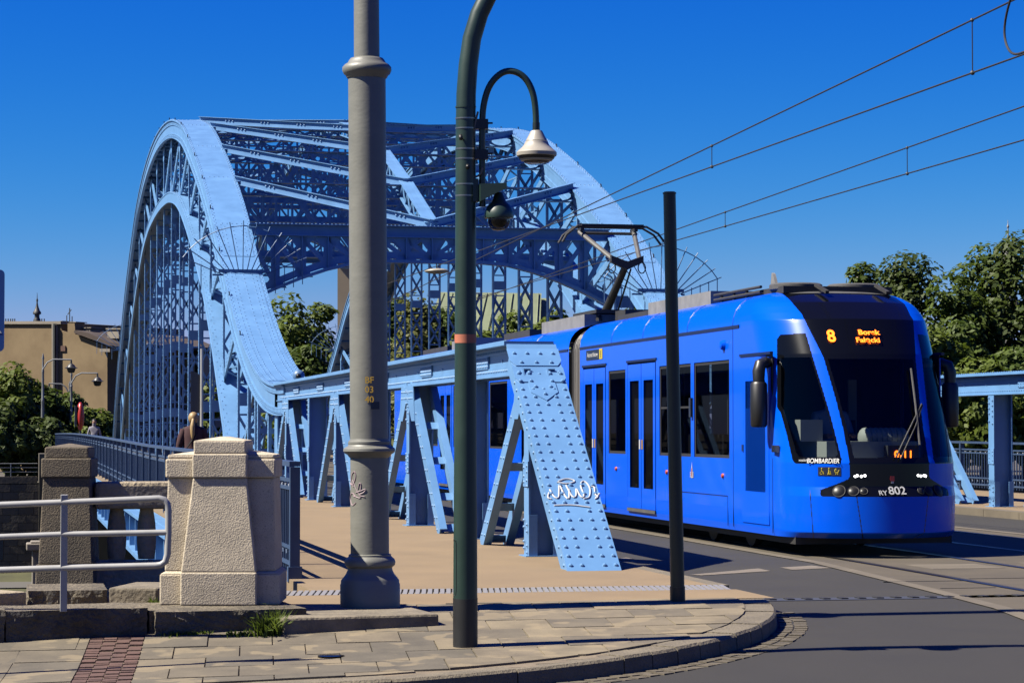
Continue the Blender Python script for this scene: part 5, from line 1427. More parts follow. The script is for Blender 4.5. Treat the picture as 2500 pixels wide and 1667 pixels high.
for txt, v in (('BF', 934), ('03', 957), ('40', 981)):
    p, n_ = on_pole(math.radians(5), (1484-v)*sg, 0.004); xd = Vector((-n_.y, n_.x, 0)); xd = xd if xd.dot(_rt) > 0 else -xd
    o = text_mesh('painted_code', txt, 'paint_yellow', GP, 22*sg, p, xd, (0, 0, 1), 0.001, 1.0, bold=0.0008)
def pole_strokes(strokes, mtl, name, w=0.004):
    mb = MB()
    for st in strokes:
        q2 = [Vector(p) for p in st]
        for _ in range(2):
            r = [q2[0]]
            for a_, c_ in zip(q2, q2[1:]): r += [a_*0.75+c_*0.25, a_*0.25+c_*0.75]
            q2 = r+[q2[-1]]
        pts = []
        for p in q2:
            ang = math.asin(max(-0.98, min(0.98, (p.x-899)/47.0))); pts.append(on_pole(ang, (1484-p.y)*sg, 0.004)[0])
        mb.tube(pts, w, 5)
    mb.build(name, mtl, GP)
pole_strokes([[(862, 1192), (856, 1180), (858, 1160), (866, 1153), (869, 1168), (860, 1190), (852, 1183)], [(860, 1175), (870, 1200), (884, 1222), (862, 1214)], [(874, 1198), (877, 1182), (882, 1184), (880, 1200)], [(868, 1206), (886, 1200), (893, 1196), (890, 1205), (872, 1212), (890, 1216)], [(868, 1216), (858, 1204), (852, 1220), (858, 1240), (868, 1230)]], 'graffiti_pink', 'pink_scribble')
p, n_ = on_pole(0.38, (1484-995)*sg, 0.003); mb = MB(); mb.bar(p-Vector((0, 0, 9*sg)), p+Vector((0, 0, 9*sg)), 22*sg, 0.003, n_); mb.build('dark_sticker', 'print_navy', GP)
# ---- green lamp pole with surveillance cameras
lpb = onPav(1137, 1580); zl_ = depth(lpb); sl = zl_/F_PX
LP = empty('green_lamp_pole', 'dark green curved street pole with black base, orange band and two dome cameras', 'pole', loc=lpb)
LI = lambda u, v, dz=0.0: atZ(u, v, zl_+dz)-lpb
def lpart(name, mb, mtl, parent=None, smooth=True): o = mb.build(name, mtl, parent or LP, smooth); return o
mb = MB(); mb.tube([LI(1136, 1583), LI(1136, 1459)], 30.2*sl, 32); lpart('base_sleeve', mb, 'pole_black')
mb = MB(); mb.tube([LI(1136, 1462), LI(1136.5, 836)], [29.6*sl, 26.3*sl], 32); lpart('shaft', mb, 'pole_green')
mb = MB(); mb.tube([LI(1136.5, 837), LI(1136.5, 816)], 26.6*sl, 32); lpart('orange_band', mb, 'tape_orange')
mb = MB(); mb.tube([LI(1136.5, 818), LI(1137, 420)], [26.2*sl, 25*sl], 32); lpart('shaft', mb, 'pole_green')
mb = MB(); mb.tube([LI(u, v) for u, v in ((1137, 422), (1137, 300), (1138, 230), (1143, 160), (1152, 95), (1170, 35), (1196, -18), (1232, -60), (1280, -90), (1340, -108))], [25*sl, 24.4*sl, 24*sl, 23.5*sl, 23*sl, 22.5*sl, 22*sl, 21*sl, 20*sl, 19*sl], 32); lpart('curved_arm', mb, 'pole_green')
for v in (262, 290, 314, 364, 388, 450, 478):
    mb = MB(); mb.tube([LI(1137, v+1.8), LI(1137, v-1.8)], 25.6*sl, 32); lpart('steel_band', mb, 'steel_band' if v > 270 else 'pole_green')
mb = MB(); mb.tube(csm([LI(u, v) for u, v in ((1178, 505), (1177, 400), (1177, 300), (1180, 255), (1194, 208), (1222, 178), (1250, 172), (1280, 186), (1300, 220), (1308, 265), (1309, 320))]), 8*sl, 14); ck = lpart('camera_crook', mb, 'pole_green')
mb = MB(); mb.tube([LI(1309, 300), LI(1309, 321)], 9*sl, 14); lpart('crook_sleeve', mb, 'pole_green_dark', ck)
mb = MB()
for v in (304, 378): mb.bar(LI(1160, v), LI(1192, v), 22*sl, 24*sl); mb.tube([LI(1180, v-3), LI(1203, v-3)], 2.5*sl, 6)
lpart('clamp', mb, 'pole_black', ck, False)
mb = MB(); mb.tube(csm([LI(u, v, -0.03) for u, v in ((1167, 273), (1160, 300), (1156, 340), (1154, 390), (1148, 415), (1150, 428), (1162, 433), (1174, 425), (1178, 410))]), 2.6*sl, 8); lpart('cable', mb, 'cable_beige', ck)
def lathe_at(name, prof, u, v0, mtl, parent): 
    c = LI(u, v0); mb = MB(); mb.lathe([(r*sl, (v0-v)*sl) for v, r in prof], c, 32); return lpart(name, mb, mtl, parent)
cam1 = lathe_at('dome_camera', [(382, 46), (381, 48.5), (373, 49.5), (371, 48), (368, 45), (362, 38), (356, 32.5), (350, 29), (346, 28), (345, 26), (344, 26.5), (326, 17), (320, 14), (318, 9)], 1310, 390, 'camera_cream', ck)
lathe_at('camera_ring', [(389, 39), (388.5, 42), (381, 46)], 1310, 390, 'camera_dark', cam1)
lathe_at('camera_collar', [(394, 34), (393, 38), (389, 40.5), (388, 38)], 1310, 390, 'camera_cream', cam1)
lathe_at('camera_dome', [(402, 8), (401, 22), (398, 30), (394, 33), (388, 33)], 1310, 390, 'glass_dome', cam1)
lathe_at('camera_core', [(395, 6), (393, 20), (389, 26), (384, 26)], 1310, 390, 'camera_dark', cam1)
mb = MB(); mb.bar(LI(1155, 437), LI(1155, 493), 20*sl, 34*sl, (0, 1, 0)); bk = lpart('bracket_plate', mb, 'pole_green', None, False)
mb = MB(); c4 = [LI(1168, 451, -0.02), LI(1232, 449, -0.02), LI(1232, 462, -0.02), LI(1214, 470, -0.02), LI(1168, 494, -0.02)]; mb.prism([c+Vector((0, -0.08, 0)) for c in c4], (0, 0.17, 0)); lpart('bracket_arm', mb, 'pole_green', bk, False)
cam2 = lathe_at('bell_camera', [(534, 30), (533, 35), (528, 36), (518, 35), (508, 31), (500, 26), (494, 19), (488, 16), (476, 11), (470, 9)], 1218, 534, 'pole_green', bk)
lathe_at('camera_dome', [(564, 4), (562, 14), (556, 22), (546, 27), (536, 28), (532, 28)], 1218, 534, 'glass_dome', cam2)
lathe_at('camera_core', [(556, 4), (552, 13), (544, 19), (533, 20)], 1218, 534, 'camera_dark', cam2)
mb = MB(); mb.tube([LI(1124, 331, -0.09), LI(1126, 340, -0.11)], 5*sl, 8); mb.tube([LI(1142, 405, -0.09), LI(1142, 409, -0.11)], 5*sl, 8); lpart('bolt', mb, 'pole_black')
mb = MB(); mb.tube([LI(u, v, -0.155) for u, v in ((1107, 1318), (1113, 1320), (1114, 1330), (1114, 1440), (1112, 1452), (1107, 1453))], 1.3*sl, 5); lpart('service_door', mb, 'pole_green_dark')
# ---- plain dark green post by the kerb
rp = onPav(1655, 1469); zp = depth(rp); sp_ = zp/F_PX
RP = empty('green_post', 'slim dark green round post leaning slightly near the kerb corner', 'post', loc=rp)
mb = MB(); a, c = atZ(1654.5, 1462, zp)-rp, atZ(1634.5, 474, zp)-rp; mb.tube([a, c], [17.2*sp_, 15.2*sp_], 28); mb.build('shaft', 'pole_green_dark', RP, True)
mb = MB(); e = (a-c).normalized(); mb.tube([a+e*0.05, a-e*13*sp_*2.4], 18.6*sp_, 28); mb.build('base_sleeve', 'pole_black', RP, True)
mb = MB(); mb.tube([c, c-e*4*sp_], 16.6*sp_, 28); mb.build('top_cap', 'pole_green_dark', RP, True)
mb = MB(); mb.tube([c-e*4*sp_, c-e*6*sp_], 13.5*sp_, 28); mb.build('top_cap', 'camera_cream', RP, True)
# ---- weeds
def weeds(pts, n, h, name, label):
    mb = MB()
    for u, v in pts:
        for _ in range(n):
            b0 = onPav(u+random.gauss(0, 9), v+random.gauss(0, 2.5), 0.0); ln = h*random.uniform(0.4, 1.15); a = random.uniform(0, 2*PI); le = random.uniform(0.1, 0.9)
            d_ = Vector((math.cos(a)*le, math.sin(a)*le, 1)).normalized(); sd_ = d_.cross(Vector((math.cos(a+1), math.sin(a+1), 0.2))).normalized()*random.uniform(0.003, 0.008)
            m_ = b0+d_*ln*0.55; t_ = b0+d_*ln+Vector((math.cos(a), math.sin(a), -0.3))*ln*0.25*le
            mb.add([b0-sd_, b0+sd_, m_+sd_, m_-sd_, t_], [(0, 1, 2, 3), (3, 2, 4)])
    o = mb.build(name, 'leaf_0'); o['kind'] = 'stuff'; return o
weeds([(640, 1552), (655, 1550), (668, 1549), (676, 1546), (680, 1540)], 60, 0.20, 'weed_tuft', '')
weeds([(560+8*k, 1553-0.5*k) for k in range(9)]+[(400+12*k, 1556-0.9*k) for k in range(10)], 14, 0.05, 'weed_fringe', '')
weeds([(375, 1478), (382, 1490), (370, 1470)], 30, 0.08, 'joint_grass', '')
mb = MB()
for _ in range(26):
    b0 = onPav(650+random.gauss(0, 12), 1535+random.gauss(0, 9), 0.06); a = random.uniform(0, 2*PI); r = random.uniform(0.02, 0.05); t = Vector((math.cos(a), math.sin(a), random.uniform(-.2, .5))).normalized(); sd_ = t.cross(Vector((0, 0, 1))).normalized()
    b0 = b0+Vector((0, 0, random.uniform(0, .14))); mb.add([b0, b0+t*r+sd_*r*0.5, b0+t*r*2, b0+t*r-sd_*r*0.5], [(0, 1, 2, 3)])
stuff(mb.build('broad_leaves', 'leaf_1'))
# ---- overhead contact wires
def catenary(X, m, c, drops, label):
    W_ = empty('overhead_wire', label, 'wire', loc=(X, 30, 5.4)); inv = Matrix.Translation((-X, -30, -5.4))
    def line(pa, pb):
        a, b_ = onX(*pa, X), onX(*pb, X); d_ = (b_-a)/(b_.y-a.y); return lambda y: a+d_*(y-a.y)
    lm, lc = line(*m), line(*c)
    for nm, f in (('carrier_wire', lm), ('contact_wire', lc)):
        mb = MB(); mb.tube([f(6), f(20), f(40), f(72)], 0.011, 6); o = mb.build(nm, 'wire', None); o.data.transform(inv); o.parent = W_
    for u in drops:
        y = onX(u, 400, X).y; mb = MB(); mb.tube([lm(y), lc(y)], 0.007, 5); mb.ball(lm(y), 0.025, n=6, m=4); mb.ball(lc(y), 0.03, n=6, m=4); o = mb.build('dropper', 'wire', None); o.data.transform(inv); o.parent = W_
catenary(10.87, ((2466, 5), (1424, 508)), ((2500, 133), (1467, 505)), (2376, 1738), 'upper left pair of overhead tram wires joined by droppers above the tram')
catenary(13.9, ((2500, 260), (1658, 558)), ((2500, 342), (1658, 585)), (2215, 1770), 'lower right pair of overhead tram wires over the farther track')
mb = MB(); a = onX(2500, 128, 10.6); mb.tube(csm([onX(2490, -60, 10.6), onX(2462, 10, 10.6), onX(2450, 75, 10.6), onX(2458, 118, 10.6), onX(2476, 136, 10.6), onX(2505, 126, 10.6)]), 0.014, 8)
tag(mb.build('wire_registration_arm', 'wire', None, True), 'curved black arm holding the contact wire at the top right corner', 'wire arm')
# ---- traffic sign cut by the left edge
c = atZ(-92, 758, 17.2); z_ = 17.2/F_PX; SG = empty('traffic_sign', 'blue traffic sign with pale symbol, cut by the left picture edge', 'sign', loc=(c.x, c.y, pav(c.x, c.y)))
r0 = Vector((0, 0, pav(c.x, c.y))); R_ = Matrix.Rotation(-YAW, 3, 'Z')
def sgp(name, mb, mtl, bev=0): o = mb.build(name, mtl, SG, False, bev); o.rotation_euler.z = -YAW
h0 = c.z-pav(c.x, c.y); mb = MB(); w, hh, r = 102*z_, 100*z_, 0.035
pl = []
for cx, cz, a0_ in ((w-r, hh-r, 0), (-w+r, hh-r, PI/2), (-w+r, -hh+r, PI), (w-r, -hh+r, 1.5*PI)):
    for k in range(5): t = a0_+PI/2*k/4; pl.append((cx+r*math.cos(t), 0, h0+cz+r*math.sin(t)))
mb.prism(pl, (0, 0.012, 0)); sgp('sign_plate', mb, 'sign_blue')
mb = MB(); mb.prism([(w*0.95, -0.003, h0-hh*0.55), (-w*0.95, -0.003, h0-hh*0.55), (0.0, -0.003, h0+hh*0.75)], (0, 0.002, 0)); sgp('sign_symbol', mb, 'print_white')
mb = MB(); mb.tube([(0, 0.04, 0), (0, 0.04, h0+hh)], 0.03, 12); sgp('sign_post', mb, 'handrail_grey')
# ------------------------------------------------------------------ people
def figure(name, label, joints, edges, rad, mtl, loc, rz, root):
    vs = list(joints.keys()); me = bpy.data.meshes.new('body'); me.from_pydata([joints[k] for k in vs], [(vs.index(a), vs.index(c)) for a, c in edges], []); me.update()
    P = empty(name, label, 'person', loc=loc, rz=rz)
    o = bpy.data.objects.new('body', me); COL.objects.link(o); o.parent = P; me.materials.append(M[mtl])
    sk = o.modifiers.new('skin', 'SKIN'); sk.use_smooth_shade = True
    lay = me.skin_vertices[0] if me.skin_vertices else None
    if lay is None: bpy.context.view_layer.update()
    for k, v in enumerate(vs):
        d_ = me.skin_vertices[0].data[k]; d_.radius = (rad[v], rad[v]) if not isinstance(rad[v], tuple) else rad[v]; d_.use_root = (v == root)
    ss = o.modifiers.new('sub', 'SUBSURF'); ss.levels = 2; ss.render_levels = 2
    return P
def stand(hgt, arm=0.12):
    k = hgt/1.72
    J = {'pel': (0, 0, .95), 'spi': (0, 0, 1.15), 'che': (0, 0, 1.34), 'nec': (0, 0, 1.47), 'hea': (0, -.015, 1.56), 'top': (0, -.01, 1.66)}
    for s, n in ((-1, 'l'), (1, 'r')):
        st = 0.10*s
        J.update({'hip'+n: (s*.09, 0, .90), 'kne'+n: (s*.10, -.03+st*.6, .50), 'ank'+n: (s*.10, .02+st*1.4, .09), 'toe'+n: (s*.11, -.11+st*1.4, .035), 'sho'+n: (s*.17, 0, 1.40), 'elb'+n: (s*(.21+arm*.3), .02-st*.3, 1.12), 'wri'+n: (s*(.22+arm*.4), -.06-st*.6, .88), 'han'+n: (s*(.22+arm*.4), -.09-st*.6, .79)})
    J = {a: (x*k, y*k, z*k) for a, (x, y, z) in J.items()}
    E = [('pel', 'spi'), ('spi', 'che'), ('che', 'nec'), ('nec', 'hea'), ('hea', 'top')]
    for n in 'lr': E += [('pel', 'hip'+n), ('hip'+n, 'kne'+n), ('kne'+n, 'ank'+n), ('ank'+n, 'toe'+n), ('che', 'sho'+n), ('sho'+n, 'elb'+n), ('elb'+n, 'wri'+n), ('wri'+n, 'han'+n)]
    Rr = {'pel': .13, 'spi': .125, 'che': .13, 'nec': .055, 'hea': .09, 'top': .075}
    for n in 'lr': Rr.update({'hip'+n: .095, 'kne'+n: .06, 'ank'+n: .042, 'toe'+n: .035, 'sho'+n: .065, 'elb'+n: .045, 'wri'+n: .032, 'han'+n: .03})
    return J, E, {a: r*k for a, r in Rr.items()}
# woman walking away along the footway
wpz = 47.0; wp_ = atZ(472, 1045, wpz); J, E_, R_ = stand(1.78)
WM = figure('person', 'woman with blond ponytail in a maroon coat walking away on the footway', J, E_, R_, 'cloth_black', (wp_.x, wp_.y, 0.16), PI-YAW*0.3, 'pel')
def loft(rings, n=18):
    mb = MB(); vs = []; fs = []
    for (cx, cy, z, rx, ry) in rings:
        for k in range(n): t = 2*PI*k/n; vs.append((cx+rx*math.cos(t), cy+ry*math.sin(t), z))
    for i in range(len(rings)-1):
        for k in range(n): l = (k+1) % n; fs.append((i*n+k, i*n+l, (i+1)*n+l, (i+1)*n+k))
    mb.add(vs, fs); return mb
loft([(0, 0.01, 1.535, .07, .07), (0, 0.01, 1.51, .15, .09), (0, 0, 1.46, .215, .13), (0, 0, 1.30, .215, .16), (0, 0, 1.12, .20, .16), (0, 0, 0.98, .235, .18), (0, 0, 0.82, .275, .21), (0, 0, 0.70, .30, .225)]).build('coat', 'coat_maroon', WM, 'all')
for s in (-1, 1):
    mb = MB(); mb.tube([(s*.18, 0, 1.45), (s*.235, .02, 1.30), (s*.27, .02, 1.15), (s*.285, -.05, .98), (s*.285, -.07, .93)], [.075, .075, .068, .062, .064], 12); mb.build('sleeve', 'coat_maroon', WM, True)
mb = MB(); mb.ball((0, -.012, 1.665), .092, .105, .125, 16, 12); mb.build('head', 'skin', WM, 'all')
mb = MB(); mb.ball((0, .012, 1.685), .102, .112, .118, 16, 12); mb.tube([(0, .10, 1.66), (.01, .135, 1.58), (.02, .15, 1.48), (.015, .17, 1.36), (.02, .175, 1.27)], [.035, .045, .05, .042, .015], 10); mb.build('hair', 'hair_blond', WM, True)
mb = MB(); mb.tube([(-.16, -.1, 1.5), (-.05, .15, 1.35), (.12, .19, 1.1), (.24, .1, 0.95)], .014, 6); mb.build('bag_strap', 'cloth_black', WM)
# man far away on the bridge
mp = atZ(230, 1045, 96.0); J, E_, R_ = stand(1.75)
MN = figure('person', 'distant pedestrian in a pale top beside the railing near the red buoy', J, E_, R_, 'shirt_grey', (mp.x, mp.y, 0.22), 0, 'pel')
mb = MB(); mb.ball((0, 0, 1.66), .09, .1, .12); mb.build('head', 'skin', MN, 'all')
mb = MB(); mb.ball((0, .015, 1.69), .097, .105, .11); mb.build('hair', 'hair_dark', MN, 'all')
def seated(name, label, loc, rz, top, face='skin', hair='hair_dark', arms=((0, 0), (0, 0))):
    J = {'pel': (0, 0, 0.02), 'spi': (0, .02, .22), 'che': (0, .02, .42), 'nec': (0, 0, .55), 'hea': (0, -.02, .64)}
    E = [('pel', 'spi'), ('spi', 'che'), ('che', 'nec'), ('nec', 'hea')]; R = {'pel': .15, 'spi': .14, 'che': .15, 'nec': .06, 'hea': .07}
    for s, n in ((-1, 'l'), (1, 'r')):
        J.update({'hip'+n: (s*.1, -.08, 0), 'kne'+n: (s*.12, -.45, .03), 'ank'+n: (s*.12, -.5, -.38), 'sho'+n: (s*.2, 0, .46), 'elb'+n: (s*.27, -.08, .2), 'wri'+n: (s*.2, -.33, .18), 'han'+n: (s*.17, -.42, .2)})
        E += [('pel', 'hip'+n), ('hip'+n, 'kne'+n), ('kne'+n, 'ank'+n), ('che', 'sho'+n), ('sho'+n, 'elb'+n), ('elb'+n, 'wri'+n), ('wri'+n, 'han'+n)]
        R.update({'hip'+n: .1, 'kne'+n: .07, 'ank'+n: .05, 'sho'+n: .08, 'elb'+n: .05, 'wri'+n: .035, 'han'+n: .035})
    P = figure(name, label, J, E, R, top, loc, rz, 'pel')
    mb = MB(); mb.ball((0, -.02, .72), .085, .10, .125, 16, 12); mb.tube([(0, -.10, .73), (0, -.135, .70), (0, -.11, .69)], [.012, .018, .012], 8)
    for s in (-1, 1): mb.ball((s*.086, 0, .715), .012, .025, .032, 8, 6)
    mb.build('head', face, P, 'all')
    mb = MB(); mb.ball((0, .012, .755), .095, .105, .105, 14, 10); mb.build('hair', hair, P, 'all')
    mb = MB()
    for s in (-1, 1):
        mb.tube([(s*.225, -.20, .20), (s*.2, -.33, .185), (s*.17, -.42, .2)], [.046, .038, .034], 10)
        for f in range(4): mb.tube([(s*(.145+.018*f), -.43, .21), (s*(.145+.018*f), -.47, .205), (s*(.145+.018*f), -.485, .18)], .009, 6)
        mb.tube([(s*.14, -.40, .20), (s*.12, -.44, .215)], .010, 6)
    mb.build('forearms', face, P, True)
    return P
seated('person', 'tram driver in a light blue shirt sitting behind the windscreen', (TX-0.22, 30.05, 1.34), 0, 'shirt_blue')
seated('person', 'passenger in a grey shirt sitting at the tram window near the cab', (TX-0.72, 31.95, 0.98), PI, 'shirt_grey')
# ------------------------------------------------------------------ far bank: trees, buildings, lamps
def leaf_tree(name, label, base, h, rx, ry, trunk_h, lm, n_cl=46, n_lf=130, ls=0.30, low=0.12, shape=1.0, seed=0, group='trees on the far bank'):
    r = np.random.default_rng(seed+11)
    T = empty(name, label, 'tree', group, loc=base)
    tb = MB(); ctr = Vector((0, 0, trunk_h+(h-trunk_h)*0.5))
    tb.tube([(0, 0, -0.3), (0.05, 0, trunk_h*0.6), (0.1, 0.05, trunk_h), (0.0, 0.0, h*0.8)], [0.28, 0.22, 0.18, 0.05], 8)
    cl = []
    zc = low*h+(h-low*h)*0.5; rz_ = (h-low*h)*0.5
    for k in range(n_cl):
        while True:
            v = r.uniform(-1, 1, 3); d_ = np.linalg.norm(v)
            if 0.25 < d_ <= 1: break
        v = v/d_*(d_**0.45)
        s_ = 1.0-0.30*shape*max(0, v[2])**1.5
        c = Vector((v[0]*rx*s_*0.86, v[1]*ry*s_*0.86, zc+v[2]*rz_*0.90)); cl.append(c)
        if k % 3 == 0: tb.tube([(0, 0, max(trunk_h*0.7, c.z*0.55)), tuple(c*0.6+Vector((0, 0, c.z*0.25))), tuple(c)], [0.09, 0.05, 0.02], 5)
    N = n_cl*n_lf; ci = r.integers(0, n_cl, N); C = np.array([tuple(c) for c in cl])[ci]
    g = r.normal(0, 1, (N, 3)); g /= np.linalg.norm(g, axis=1)[:, None]; rad = r.uniform(0.45, 1.0, N)**0.5
    cr = (0.17*(rx+rz_))*r.uniform(0.6, 1.15, n_cl)[ci]
    P = C+g*(rad*cr)[:, None]*np.array([1.0, 1.0, 0.72])
    out = P-np.array([0, 0, zc]); out /= np.linalg.norm(out, axis=1)[:, None]+1e-6
    nr = g*0.6+out*0.5+np.array([0, 0, 0.45])+r.normal(0, 0.45, (N, 3)); nr /= np.linalg.norm(nr, axis=1)[:, None]
    a = np.cross(nr, r.normal(0, 1, (N, 3))); a /= np.linalg.norm(a, axis=1)[:, None]; b_ = np.cross(nr, a)
    sz = (ls*r.uniform(0.55, 1.2, N))[:, None]
    V = np.stack([P-a*sz, P-b_*sz*0.55+nr*sz*0.1, P+a*sz, P+b_*sz*0.55+nr*sz*0.1], 1).reshape(-1, 3)
    me = bpy.data.meshes.new('crown'); me.vertices.add(4*N); me.vertices.foreach_set('co', V.ravel())
    me.loops.add(4*N); me.loops.foreach_set('vertex_index', np.arange(4*N, dtype=np.int32)); me.polygons.add(N)
    me.polygons.foreach_set('loop_start', np.arange(0, 4*N, 4, dtype=np.int32)); me.update(calc_edges=True); me.validate()
    me.materials.append(M[lm]); o = bpy.data.objects.new('crown', me); COL.objects.link(o); o.parent = T
    tb.build('trunk', 'bark', T, True)
    return T
BZ = -1.9
def tree_px(u, vtop, hwpx, Zd, lm, name, label, seed, low=0.12, n_cl=46, n_lf=130, ls=0.30, base=BZ):
    p = atZ(u, 1045, Zd); top = atZ(u, vtop, Zd).z; rx = hwpx*Zd/F_PX
    return leaf_tree(name, label, (p.x, p.y, base), top-base, rx, rx*0.9, (top-base)*0.22, lm, n_cl, n_lf, ls, low, seed=seed)
RT = [(2044, 688, 44, 200, 1, 'tiny round tree top rising just behind the tram roof'), (2112, 628, 95, 176, 1, 'loose tree left of the pale roof stump above the tram cab'), (2215, 622, 105, 172, 3, 'tall open-crowned tree between tram mirror and the taller right tree'),
      (2330, 660, 100, 168, 1, 'dense mid-green tree directly above the right bridge beam'), (2405, 592, 120, 172, 1, 'tallest broad tree left of the small church cupola'), (2505, 560, 120, 170, 3, 'tall dark tree at the right picture edge'),
      (2290, 800, 110, 160, 0, 'lower bright green tree behind the right tram mirror'), (2400, 860, 110, 158.9, 0, 'bright leafy tree seen under the right bridge beam'), (2500, 830, 100, 159.5, 1, 'leafy tree at the right edge behind the steel post')]
for k, (u, v, w, Z, lm, lab) in enumerate(RT): tree_px(u, v, w, Z, 'leaf_%d' % lm, 'broadleaf_tree', lab, k, n_cl=60, n_lf=150, ls=0.27, low=0.10)
MT = [(648, 722, 50, 178, 0, 'bright tree just right of the left arch foot'), (705, 700, 66, 174, 0, 'tall bright tree between left arch and grey pole'), (778, 726, 50, 180, 0, 'bright tree close to the left side of the grey pole'), (740, 830, 80, 168, 1, 'low dark bush tree below the bright tree by the left arch'),
      (965, 690, 52, 176, 1, 'tree right of the grey pole behind the first hangers'), (1018, 700, 46, 172, 2, 'pale weeping tree behind the hangers right of the grey pole'), (1075, 712, 46, 178, 1, 'tree close to the left of the green pole'), (1000, 840, 80, 168, 2, 'low pale willow behind the hangers'),
      (1130, 800, 50, 168, 0, 'low bright tree behind the green pole'), (1180, 792, 48, 172, 0, 'bright small tree below the green church roof'), (1246, 742, 44, 176, 0, 'round bright tree right of the green church roof'), (1300, 770, 46, 174, 0, 'bright tree under the right end of the church roof'), (1355, 740, 36, 178, 0, 'bright tree beside the sunlit slanting lower chord'),
      (1430, 760, 46, 176, 0, 'bright tree behind the tram pantograph'), (1572, 690, 42, 172, 1, 'dark tree beside the foot of the right arch')]
for k, (u, v, w, Z, lm, lab) in enumerate(MT): tree_px(u, v, w, Z, 'leaf_%d' % lm, 'riverside_tree', lab, 40+k, n_cl=44, n_lf=110, ls=0.26, low=0.06)
LT = [(30, 884, 78, 163, 0, 'sunlit leafy tree at the left edge below the tan building'), (105, 930, 56, 166, 1, 'dark bushy tree beside the first silver lamp post'), (165, 950, 46, 168, 1, 'creeper-like bush below the tan gable'), (222, 985, 60, 164, 0, 'bright bush right of the red buoy'), (20, 980, 90, 160.5, 3, 'dark shaded tree at the far left above the quay wall'), (110, 1010, 70, 161, 3, 'dark bush behind the quay railing')]
for k, (u, v, w, Z, lm, lab) in enumerate(LT): tree_px(u, v, w, Z, 'leaf_%d' % lm, 'bank_bush', lab, 80+k, n_cl=50, n_lf=130, ls=0.24, low=0.02)
def arch_gap_tree(): pass
tree_px(520, 930, 46, 166, 'leaf_0', 'bank_bush', 'small bright bush seen through the lattice of the left arch', 95, n_cl=26, n_lf=90, low=0.0)
# ---- tan gable building
PLN = None      # (point, normal) of the facade plane while a building is laid out
def AT(u, v, Z):
    if PLN is None: return atZ(u, v, Z)
    p0, n_, Z0 = PLN; d = ray(u, v); q = p0-n_*(Z-Z0); return _O+d*((q-_O).dot(n_)/d.dot(n_))
def facade(u, Z, deg):
    global PLN
    t = math.radians(deg); PLN = (atZ(u, 1045, Z), Vector((-math.sin(t), -math.cos(t), 0)), Z)

def BACK(): return -PLN[1] if PLN else Vector((_fw.x, _fw.y, 0)).normalized()
def pxbuild(name, label, cat, Z, outline, dep, mtl, vbase=1150):
    P = [AT(u, v, Z) for u, v in outline]; b0 = P[0]; B = empty(name, label, cat, loc=(b0.x, b0.y, BZ))
    mb = MB(); mb.prism([p-Vector((b0.x, b0.y, BZ)) for p in P], BACK()*dep); o = mb.build('wall', mtl, B); return B, Vector((b0.x, b0.y, BZ))
def bx(B, o, name, Z, u0, u1, v0, v1, dep, mtl, off=0.0, parent=None):
    P = [AT(u, v, Z+off)-o for u, v in ((u0, v1), (u1, v1), (u1, v0), (u0, v0))]; mb = MB(); mb.prism(P, BACK()*dep); return mb.build(name, mtl, parent or B)
Z = 190; facade(130, 190, 42)
TB, to_ = pxbuild('tan_building', 'old tan plastered building with blank gable and brown roof at far left', 'building', Z, [(-60, 1165), (262, 1165), (262, 846), (184, 816), (182, 789), (165, 789), (165, 812), (150, 806), (148, 788), (134, 786), (-60, 790)], 14, 'stucco_tan')
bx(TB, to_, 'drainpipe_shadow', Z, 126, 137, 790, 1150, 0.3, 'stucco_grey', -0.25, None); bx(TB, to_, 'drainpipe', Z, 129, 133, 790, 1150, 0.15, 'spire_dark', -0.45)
P = [AT(u, v, Z-0.4)-to_ for u, v in ((180, 812), (262, 843), (296, 846), (296, 838), (262, 834), (214, 812), (182, 806))]; mb = MB(); mb.prism(P, BACK()*14); rf = mb.build('roof', 'roof_brown', TB)
for (u0, u1, v0, v1) in ((165, 183, 786, 806), (194, 212, 801, 816), (208, 220, 804, 818), (262, 290, 803, 826)):
    c_ = bx(TB, to_, 'chimney', Z, u0, u1, v0, v1, 1.2, 'stucco_grey', 1.0, rf); 
for (u0, u1, v0, v1) in ((258, 294, 801, 804), (192, 222, 799, 801), (163, 185, 785, 787), (146, 152, 783, 806)): bx(TB, to_, 'chimney_cap', Z, u0, u1, v0, v1, 1.4, 'stucco_grey', 0.9)
bx(TB, to_, 'parapet', Z, -60, 148, 784, 791, 1.0, 'stucco_grey', -0.2)
bx(TB, to_, 'niche', Z, 148, 159, 844, 857, 0.2, 'brick_red', -0.12); bx(TB, to_, 'eave_bracket', Z, 243, 268, 851, 859, 0.6, 'stucco_grey', -0.6); bx(TB, to_, 'side_wall', Z, 262, 300, 852, 1150, 6, 'stucco_grey', 3)
m_ = MB(); base = AT(166, 786, Z)-to_
for u, v in ((163, 770), (170, 752), (176, 772)): m_.tube([AT(u, 786, Z)-to_, AT(u, v, Z)-to_], 0.04, 5)
m_.bar(AT(165, 768, Z)-to_, AT(174, 756, Z)-to_, 0.05, 0.05); m_.build('aerial', 'spire_dark', TB)
m_ = MB()
for u in (14, 20, 26, 31, 36, 102, 108): m_.tube([AT(u, 790, Z)-to_, AT(u, 778, Z)-to_], 0.05, 5)
m_.build('vent_pipes', 'spire_dark', TB)
PLN = None
def spire(u, prof, Z, mtl, label, name):
    c = atZ(u, prof[0][0], Z); mb = MB(); mb.lathe([(r*Z/F_PX, (prof[0][0]-v)*Z/F_PX) for v, r in prof], (0, 0, 0), 12)
    S = empty(name, label, 'spire', loc=c); mb.build('turret', mtl, S, True); return S, c
